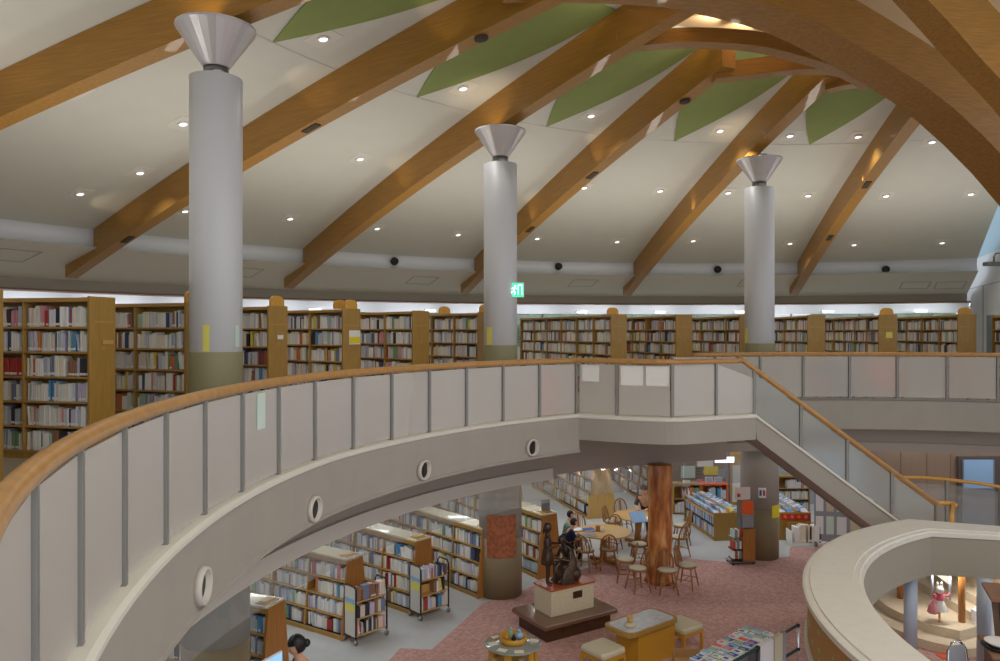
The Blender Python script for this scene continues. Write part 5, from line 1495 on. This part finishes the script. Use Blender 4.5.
for (px, d_) in ((910.5,12.15),(984,11.75)):
    p = at(px,0,d_); o = MB().tube([(p.x,p.y,0),(p.x,p.y,1.39)], .10, 20).obj('support_post', M['bluepost'], ring); relr(o)
for a in (200,222):
    p = RC+Vector((5.3*math.cos(R_(a)),5.3*math.sin(R_(a)),0)); relr(MB().tube([(p.x,p.y,0),(p.x,p.y,1.30)], .10, 20).obj('support_post', M['bluepost'], ring))
# curved bottom steps and lower flight
ls = empty('lower_stair', (8,13.4,0), 0, 'cream stone steps with rounded bottom treads, seen beneath the curved parapet', 'staircase')
def rell(o): o.matrix_parent_inverse = Matrix.Translation(-ls.location); return o
up = [(8.05,12.62),(7.62,12.42),(7.30,12.70),(7.08,13.15),(7.0,13.6),(7.06,14.1),(7.25,14.6),(7.6,14.75),(8.05,14.75)]
cxx, cyy = 8.0, 13.6
lo_ = [(cxx+(x-cxx)*1.30-(.0 if x<8 else 0), cyy+(y-cyy)*1.30) for x,y in up]; lo_[0] = (8.4,12.25); lo_[-1] = (8.05,15.05)
lo_ = [(8.4,12.27),(7.52,12.06),(7.05,12.4),(6.76,12.95),(6.66,13.6),(6.75,14.25),(7.02,14.85),(7.5,15.05),(8.4,15.05)]
def smooth2(pl):
    c = curve([(x,y,0) for x,y in pl[1:-1]], 24); return [pl[0]]+[(v.x,v.y) for v in c]+[pl[-1]]
rell(MB().prism(smooth2(lo_)[::-1], 0, .15).obj('bottom_step', M['step'], ls))
rell(MB().prism(smooth2(up)[::-1], .15, .30).obj('second_step', M['step'], ls))
for k in range(5):
    x0 = 8.05+.29*k
    rell(MB().box((x0,12.75,.0 if k > -1 else 0),(x0+.29+.02,14.7,.30+.155*(k+1))).obj('step', M['step'], ls))
sp_ = [(8.0,.3),(8.0,.55),(9.8,1.55),(9.8,1.2),(9.8,.0),(8.05,0)]
rell(MB().slab([Vector((x,12.60,z)) for x,z in sp_],[Vector((x,12.74,z)) for x,z in sp_]).obj('stringer', M['white'], ls))
for k,(x,y,z1,l) in enumerate(((7.88,12.80,1.33,'wooden newel post at the corner of the lower stair beside the doll'),(7.44,13.95,1.25,'wooden newel post at the far side of the rounded steps'))):
    o = empty('newel_post', (x,y,.301 if True else 0), 0, l, 'post', 'wooden newel posts'); MB().tube([(0,0,0),(0,0,z1-.3)], .055, 14).obj('shaft', M['wood_red'], o); MB().ball((0,0,z1-.3), .06, 12, 8, 0, (1,1,.5)).obj('cap', M['wood_red'], o)
for k,(px,lab) in enumerate(((932,'left'),(950,'right'))):
    o = MB().tube([at(px,568,12.9),at(px,600,12.9)], .02, 8).obj('baluster', M['bluepost'], ls); rell(o)
# rabbit doll on a stick
o = empty('rabbit_doll', (7.50,12.80,.301), R_(10), 'white rabbit doll in a pink and white dress on a stick, on the rounded steps', 'doll')
MB().tube([(0,0,0),(0,0,.25)], .018, 8).obj('stick', M['wood_light'], o)
MB().lathe([(.12,.20),(.13,.22),(.07,.36),(.05,.40),(0,.41)], seg=18).obj('white_skirt', M['paper'], o)
MB().lathe([(.055,.36),(.075,.42),(.05,.49),(0,.50)], seg=16).obj('bodice', M['pink'], o)
MB().ball((0,-.01,.55), .065, 14, 9, 0, (1,.9,1)).obj('head', M['paper'], o)
for s in (-1,1):
    MB().ball((s*.04,0,.645), .024, 10, 7, 0, (.9,.6,2.0)).obj('ear', M['paper'], o)
    MB().tube([(s*.05,0,.46),(s*.13,-.03,.44),(s*.15,-.06,.50)], .018, 8).obj('arm', M['pink'], o)
MB().lathe([(.07,.16),(.09,.18),(.06,.30),(.02,.38)], (-.13,0,0), 12).obj('pink_cape', mat('doll_pink', (224,140,150), .8), o)
MB().ball((-.06,-.03,.22), .03, 8, 6).obj('foot', M['darkbrown'], o); MB().ball((.08,-.03,.22), .03, 8, 6).obj('foot', M['darkbrown'], o)

# reception things at the lower right
o = empty('reception_desk', (6.95,10.4,0), R_(-20), 'brown wooden reception desk cut by the lower right picture edge', 'desk')
MB().box((-.18,-.3,.80),(.9,.5,.84), bev=.008).obj('desktop', M['trim_brown'], o); MB().box((-.1,-.25,0),(-.04,.45,.80)).obj('side_panel', M['darkbrown'], o); MB().box((.8,-.25,0),(.86,.45,.80)).obj('side_panel', M['darkbrown'], o); MB().box((-.1,.40,.1),(.86,.45,.8)).obj('back_panel', M['darkbrown'], o)
o = empty('lectern_stand', (7.35,10.95,0), R_(-15), 'dark brown slanted stand at the right edge below the parapet', 'lectern')
MB().slab([Vector((-.22,-.2,1.36)),Vector((.5,-.2,1.36)),Vector((.5,.2,1.48)),Vector((-.22,.2,1.48))],[Vector((-.22,-.2,1.40)),Vector((.5,-.2,1.40)),Vector((.5,.2,1.52)),Vector((-.22,.2,1.52))]).obj('slanted_top', M['trim_brown'], o)
MB().slab([Vector((0,-.12,0)),Vector((.4,-.12,0)),Vector((.4,.12,0)),Vector((0,.12,0))],[Vector((-.12,-.15,1.36)),Vector((.45,-.15,1.36)),Vector((.45,.15,1.40)),Vector((-.12,.15,1.40))]).obj('body', M['darkbrown'], o)
bo = empty('telephone', (7.42,10.86,1.47), R_(10), 'black device on the slanted stand at the right edge', 'telephone'); MB().box((-.1,-.08,0),(.14,.1,.06), bev=.015).obj('base', M['black'], bo); MB().tube([(-.1,0,.09),(-.03,0,.11),(.06,0,.11),(.12,0,.09)], .022, 8).obj('handset', M['black'], bo)
o = empty('oval_tray', (6.98,10.46,.842), 0, 'white oval dish on a black base on the reception desk', 'tray')
MB().lathe([(0,0),(.20,0),(.24,.03),(.22,.04),(0,.02)], seg=28).obj('black_base', M['black'], o); MB().lathe([(0,.045),(.14,.045),(.20,.09),(.19,.095),(.12,.06),(0,.055)], seg=28).obj('dish', M['paper'], o)
o = empty('chrome_chair', (6.50,10.35,0), R_(20), 'chair with curved chrome tube back beside the reception desk', 'chair')
MB().box((-.2,-.2,.42),(.2,.2,.47), bev=.02).obj('seat', M['paper'], o)
MB().tube([(-.2,.18,.0),(-.2,.2,.5),(-.17,.22,.78),(-.08,.23,.88),(.08,.23,.88),(.17,.22,.78),(.2,.2,.5),(.2,.18,0)], .018, 10).obj('back_frame', M['chrome'], o)
MB().box((-.16,.205,.6),(.16,.235,.84), bev=.01).obj('backrest', M['greycloth'], o)
for x in (-.18,.18): MB().tube([(x,-.17,0),(x,-.17,.42)], .014, 8).obj('leg', M['chrome'], o)
o = empty('flower_pot', (6.18,10.85,0), 0, 'green leafy potted plant inside the curved parapet by the blue-white post', 'plant')
MB().lathe([(.10,0),(.13,.30),(.12,.30),(0,.28)], seg=18).obj('pot', M['paper'], o)
mb = MB(); random.seed(3)
for k in range(26):
    a = random.uniform(0,6.28); l = random.uniform(.10,.2); z = random.uniform(.30,.42); c = Vector((math.cos(a),math.sin(a),0)); s_ = Vector((-c.y,c.x,0))*.03
    mb.add([Vector((0,0,z-.05)), c*l*.5+s_+Vector((0,0,z+.04)), c*l+Vector((0,0,z)), c*l*.5-s_+Vector((0,0,z+.04))], [(0,1,2,3)])
mb.obj('leaves', mat('leaf_dark', (46,96,70), .5), o)
o = tag(MB().box((-.18,-.1,0),(.18,.1,.02), bev=.004).obj('orange_mat', M['orange'], None, gr(958,658,.75)), 'orange folder beside the chrome chair at the bottom right', 'folder'); o.location.z = .0; o.location = gr(950,657,0)

# ------------------------------------------------------------------ upper-floor things
o = empty('exit_sign', at(515.5,290,14.9), R_(3), 'green and white illuminated emergency exit sign beside the middle column', 'exit sign')
MB().box((-.17,-.03,-.15),(.17,.03,.15), bev=.01).obj('housing', M['white'], o)
MB().box((-.155,-.036,-.135),(.155,-.03,.135)).obj('green_face', mat('exit_green', (40,205,140), .4, emit=1.6), o)
mb = MB()   # running figure and door
mb.box((.045,-.042,-.10),(.055,-.036,.10)); mb.box((.045,-.042,.09),(.13,-.036,.10)); mb.box((.12,-.042,-.10),(.13,-.036,.10))
mb.ball((-.01,-.039,.075), .02, 10, 7, 0, (1,.15,1))
for a_, b_ in (((-.02,.05),(-.045,-.02)),((-.045,-.02),(-.01,-.05)),((-.01,-.05),(-.03,-.10)),((-.045,-.02),(-.08,-.06)),((-.08,-.06),(-.11,-.05)),((-.02,.045),(.03,.02)),((-.02,.045),(-.07,.03))):
    mb.tube([(a_[0],-.039,a_[1]),(b_[0],-.039,b_[1])], .011, 6)
mb.obj('running_figure', mat('exit_white', (235,255,245), .5, emit=2.5), o)
MB().tube([(0,.0,.14),(-.15,.12,.14)], .012, 6).obj('bracket', M['steel'], o)
o = empty('wooden_cabinet', at(512,356,15.6), 0, 'narrow wooden cabinet with small toys beside the middle white column', 'cabinet'); o.location.z = UF
MB().box((-.10,-.1,0),(.10,.2,1.90), bev=.008).obj('carcass', M['wood_red'], o)
for k,(z,mt) in enumerate(((.95,'gold'),(1.08,'paper'),(.86,'red'))): MB().ball((0,-.12,z), .035, 10, 7).obj('ornament', M[mt], o)
MB().box((-.012,-.11,1.3),(.012,-.10,1.36)).obj('handle', M['black'], o)
# reading armchairs behind the frosted right-hand panels, an orange box behind the left ones
def armchair(px, d, lab, mt, rz):
    o = empty('armchair', (( px-500)/750*d, d, UF), R_(rz), lab, 'armchair', 'armchairs behind the frosted panels')
    MB().box((-.3,-.3,.2),(.3,.25,.44), bev=.03).obj('seat', M[mt], o); MB().box((-.3,.22,.3),(.3,.34,.86), bev=.04).obj('backrest', M[mt], o)
    for s in (-1,1): MB().box((s*.36-.06,-.3,.15),(s*.36+.06,.3,.6), bev=.03).obj('armrest', M['wood_red'], o)
    for s in (-1,1):
        for t in (-1,1): MB().box((s*.3-.02,t*.24-.02,0),(s*.3+.02,t*.24+.02,.2)).obj('leg', M['wood_red'], o)
armchair(835,16.85,'dark armchair blurred behind the frosted panel right of the stair','navy',10)
armchair(884,16.8,'orange-brown armchair blurred behind the middle of the far right railing','orange',-10)
armchair(968,16.5,'brown armchair blurred behind the rightmost frosted panel','wood_red',20)
o = empty('orange_box', ((546-500)/750*13.2, 13.2, UF), 0, 'orange bin glowing through the frosted panels left of the landing', 'bin')
MB().box((-.2,-.15,0),(.2,.15,.85), bev=.02).obj('body', M['orange'], o); MB().box((-.21,-.16,.85),(.21,.16,.9), bev=.01).obj('lid', M['red'], o)
# hedge outside the windows
mb = MB(); random.seed(11)
for k in range(110):
    a = 60+k*.58+random.uniform(-.2,.2); r = random.uniform(27,29); p = pol(r, a, UF+random.uniform(.6,2.3)); mb.ball(p, random.uniform(.5,1.0), 7, 5, 0, (1,1,.9))
o = mb.obj('garden_hedge', mat('hedge_green', (92,132,92), .9, var=.3, scale=3)); tag(o, 'green trees and hedge outside the upper windows', 'hedge', None, 'stuff')
struct(MB().box((-30,20,-.25),(34,50,UF-.6)).obj('ground_outside', M['olive'])) if False else None
# ------------------------------------------------------------------ camera, light
cam = bpy.data.cameras.new('camera'); co = bpy.data.objects.new('camera', cam); COL.objects.link(co)
co.location = (0,0,E); co.rotation_euler = (R_(90),0,0)
cam.sensor_width = 36; cam.lens = 27; cam.shift_y = 1.5/1000; cam.clip_start = .05; cam.clip_end = 200
bpy.context.scene.camera = co
sc = bpy.context.scene
sc.view_settings.view_transform = 'Standard'; sc.view_settings.look = 'None'; sc.view_settings.gamma = 1
sc.view_settings.use_curve_mapping = False
sc.view_settings.exposure = EXPO if 'EXPO' in globals() else 0
w = bpy.data.worlds.new('world'); sc.world = w; w.use_nodes = True
bg = w.node_tree.nodes['Background']; bg.inputs[0].default_value = (.90,.95,1.0,1); bg.inputs[1].default_value = 1.0
def area(name, loc, size, power, col=(1,.95,.88), rot=(0,0,0), sy=None):
    l = bpy.data.lights.new(name, 'AREA'); l.energy = power; l.color = col; l.size = size
    if sy: l.shape = 'RECTANGLE'; l.size_y = sy
    o = bpy.data.objects.new(name, l); COL.objects.link(o); o.location = loc; o.rotation_euler = rot
    return o
def spot(name, loc, target, power, ang=60, col=(1,.78,.5), blend=.6, rad=.05):
    l = bpy.data.lights.new(name, 'SPOT'); l.energy = power; l.color = col; l.spot_size = R_(ang); l.spot_blend = blend; l.shadow_soft_size = rad
    o = bpy.data.objects.new(name, l); COL.objects.link(o); o.location = loc
    o.rotation_euler = (Vector(target)-Vector(loc)).to_track_quat('-Z','Y').to_euler()
    return o
# downlights
for k, (x,y,z) in enumerate(DLpos):
    l = bpy.data.lights.new('downlight_beam', 'SPOT'); l.energy = 75; l.color = (1,.97,.92); l.spot_size = R_(120); l.spot_blend = .8; l.shadow_soft_size = .08
    o = bpy.data.objects.new('downlight_beam', l); COL.objects.link(o); o.location = (x,y,z-.08)
# uplights in the column capitals washing the beams
for a in cols:
    p = pol(colr(a), a, E+3.95); v = Vector((math.cos(R_(a)),math.sin(R_(a)),0)); s = Vector((v.y,-v.x,0))
    q = p-s*.32
    spot('capital_uplight', q, q+Vector((0,0,1))+s*.05+v*.2, 12, 110)
# small uplights on the sides of beams
for a, r in ((163.8,15),(146.7,12.6),(146.7,19),(129.5,14.8),(112.4,12.2),(112.4,15.8),(78.1,12.7),(78.1,16.2),(146.7,9.6),(95.2,14.6)):
    v = Vector((math.cos(R_(a)),math.sin(R_(a)),0)); s = Vector((v.y,-v.x,0))
    p = pol(r, a, u_(r)+.02)-s*.55
    spot('beam_wash', p, p+Vector((0,0,.6))+s*.55-v*.1, 4, 80)
# dome cove lighting
for a in (100,106,112,118,124,130,136):
    p = pol(7.1, a, ceil_(7.9)-.05)
    spot('dome_cove_light', p, pol(7.9, a, ceil_(7.9)+.25), 90, 100, (1,.88,.68), rad=.004)
# ground-floor fixtures on the underside of the upper slab
for r in (12.5,15.5,18.5,21.5):
    for a in range(66,176,10):
        p = pol(r, a+(5 if r in (15.5,21.5) else 0), UF-.53)
        if p.x < -13: continue
        area('ground_floor_light', p, 1.2, 17, (.96,.98,1), sy=.25)
area('void_light', (4.5,3,E+4.6), 5, 330, (1,.93,.84))
area('upper_rear_lamp', (0,-3,E+3.5), 5, 120, (.95,.97,1), rot=(R_(30),0,0))  # unseen area lamp high behind the camera

# added fill lamps facing up above the bookcases, unseen, to brighten the ceiling
for a in range(66, 236, 8):
    area('ceiling_fill', pol(14.2, a, UF+2.15), 2.6, 23, (1,.95,.88), rot=(math.pi,0,R_(a)), sy=.25)

for a in range(62, 236, 6):
    l = area('perimeter_light', pol(23.35, a, E+1.02), 2.0, 10, (.93,.97,1), rot=(R_(-42),0,R_(a+90)), sy=.08)
area('step_light', (7.75,12.80,1.34), .7, 16, (1,.95,.88), rot=(R_(35),0,0), sy=.2)
area('step_light', (8.6,13.0,1.09), .9, 3, (1,.95,.88), rot=(R_(10),0,0), sy=.2)
# ------------------------------------------------------------------ books: the 300 that show largest as things, the rest as one mass
bpy.context.view_layer.update()
dg = bpy.context.evaluated_depsgraph_get()
scn = bpy.context.scene
eye = Vector((0,0,E))
def proj(v): return 500+750*v.x/v.y, 332-750*(v.z-E)/v.y
for b in books:
    c = b['mx'] @ Vector((b['t']/2, .012, b['h']*.6))
    b['score'] = 0
    if c.y < .5: continue
    x, y = proj(c)
    if not (1 < x < 999 and 0 < y < 660): continue
    q1 = b['mx'] @ Vector((0,0,0)); q2 = b['mx'] @ Vector((b['t'],0,b['h'])); 
    x1,y1 = proj(q1); x2,y2 = proj(q2)
    area_ = abs(x2-x1)*abs(y2-y1)
    d = (c-eye)
    hit, loc, nrm, idx, ob, _ = scn.ray_cast(dg, eye, d.normalized(), distance=d.length-.02)
    if hit and ob and ob.name.startswith('glass_pane'):
        hit, loc, nrm, idx, ob, _ = scn.ray_cast(dg, loc+d.normalized()*.03, d.normalized(), distance=(c-loc).length-.05)
        if hit and ob.name.startswith('glass_pane'):
            hit = False
    if not hit: b['score'] = area_
vis = sorted([b for b in books if b['score'] > 0], key=lambda b: -b['score'])
sel = vis[:300-len(loose_books)] if 'loose_books' in globals() else vis[:300]
selid = set(id(b) for b in sel)
bmesh_ = {}
def book_mesh(ci):
    if ci in bmesh_: return bmesh_[ci]
    mb = MB()
    # unit book: spine at +y = 0, body toward -y; cover boards, rounded spine, page block
    sp = [(0.0,-.03),(.12,-.008),(.3,0),(.7,0),(.88,-.008),(1,-.03)]
    mb.prism(sp, 0, 1, 0)
    mb.box((0,-1,0),(.10,-.03,1)); mb.box((.90,-1,0),(1,-.03,1)); mb.box((.10,-.97,.02),(.90,-.03,.98), mi=1)
    mb.box((.06,-.01,.07),(.94,.004,.20), mi=2)
    bmesh_[ci] = mb.mesh('book', [BM[ci], M['page'], M['paper']])
    return bmesh_[ci]
short = {'trolley0':'front trolley','trolley1':'rear trolley','pic0':'left picture-book unit','pic1':'red-frieze unit','step':'low white-based shelf','wall4':'tan back-wall shelf','wall5':'orange back-wall shelf','wall7':'far back-wall shelf'}
SN = {176.3:'edge-cut upper case',168.3:'largest upper case',160.3:'second upper case',152.3:'third upper case',144.25:'yellow-labelled upper case',136.1:'fifth upper case',128.1:'sixth upper case',
 111.2:'seventh upper case',103:'eighth upper case',95.2:'ninth upper case',87.2:'tenth upper case',79.3:'eleventh upper case',71.2:'twelfth upper case',64.5:'last upper case'}
for u in ups: short[u[1]] = SN[u[0]]
LN = {159.1:'low case by computer',147.5:'low case, front trolley',139.8:'low case, rear trolley',132.4:'low case left of column',123.8:'low case behind statue'}
for u in lows: short[u[1]] = LN[u[0]]
WN = {107.7:'far case, pale end',99.2:'far case behind log',115.2:'far case right of column',124:'far case left of column',131:'far tan-ended case',139:'farthest left low case'}
for u in w2: short[u[1]] = WN[u[0]]
oname = ['1st','2nd','3rd']+['%dth' % k for k in range(4,21)]+['21st','22nd','23rd']+['%dth' % k for k in range(24,31)]+['31st','32nd','33rd']+['%dth' % k for k in range(34,41)]+['41st','42nd','43rd']+['%dth' % k for k in range(44,60)]
for b in sel:
    o = bpy.data.objects.new('book', book_mesh(b['col'])); COL.objects.link(o)
    o.matrix_world = b['mx'] @ Matrix.Diagonal((b['t'], b['d'], b['h'], 1))
    s = short.get(b['lab'], 'far bookcase')
    r = b['row']
    if r[0] == 'slope': l = '%s picture book, %s from near end, %s slope, %s row, %s' % (PALN[b['col']], oname[b['no']-1], r[1], r[2], s)
    elif s.endswith('trolley') or s.endswith('shelf'): l = '%s book, %s from right on %s shelf, %s' % (PALN[b['col']], oname[b['no']-1], ROWS[r[0]], s)
    else: l = '%s book, %s from right, %s shelf, %s bay, %s' % (PALN[b['col']], oname[b['no']-1], ROWS[r[0]], ['nearest','second','third','fourth','fifth','sixth'][r[1]], s)
    tag(o, l, 'book', 'library books on the shelves')
rest = [b for b in books if id(b) not in selid]
n = len(rest); V = np.zeros((n*8,3), np.float32); MI = np.zeros(n*5, np.int32); Fc = np.zeros((n*5,4), np.int32)
base = np.array([(0,0,0),(1,0,0),(1,-1,0),(0,-1,0),(0,0,1),(1,0,1),(1,-1,1),(0,-1,1)], float)
fq = np.array([(0,4,5,1)[::-1],(1,5,6,2)[::-1],(3,7,4,0)[::-1],(4,7,6,5)[::-1],(3,2,6,7)])
for i, b in enumerate(rest):
    m = np.array(b['mx']); v = base*np.array([b['t'],b['d'],b['h']])
    V[i*8:i*8+8] = v @ m[:3,:3].T + m[:3,3]
    Fc[i*5:i*5+5] = fq+i*8; MI[i*5:i*5+5] = b['col']
me = bpy.data.meshes.new('shelved_books'); me.from_pydata(V.tolist(), [], Fc.tolist())
for m in BM: me.materials.append(m)
me.polygons.foreach_set('material_index', MI); me.update()
o = bpy.data.objects.new('shelved_books', me); COL.objects.link(o)
tag(o, 'remaining rows of library books filling all the upper and lower shelves', 'books', 'library books on the shelves', 'stuff')
print('BOOKS', len(books), 'visible', len(vis), 'smallest', sel[-1]['score'] if sel else 0)
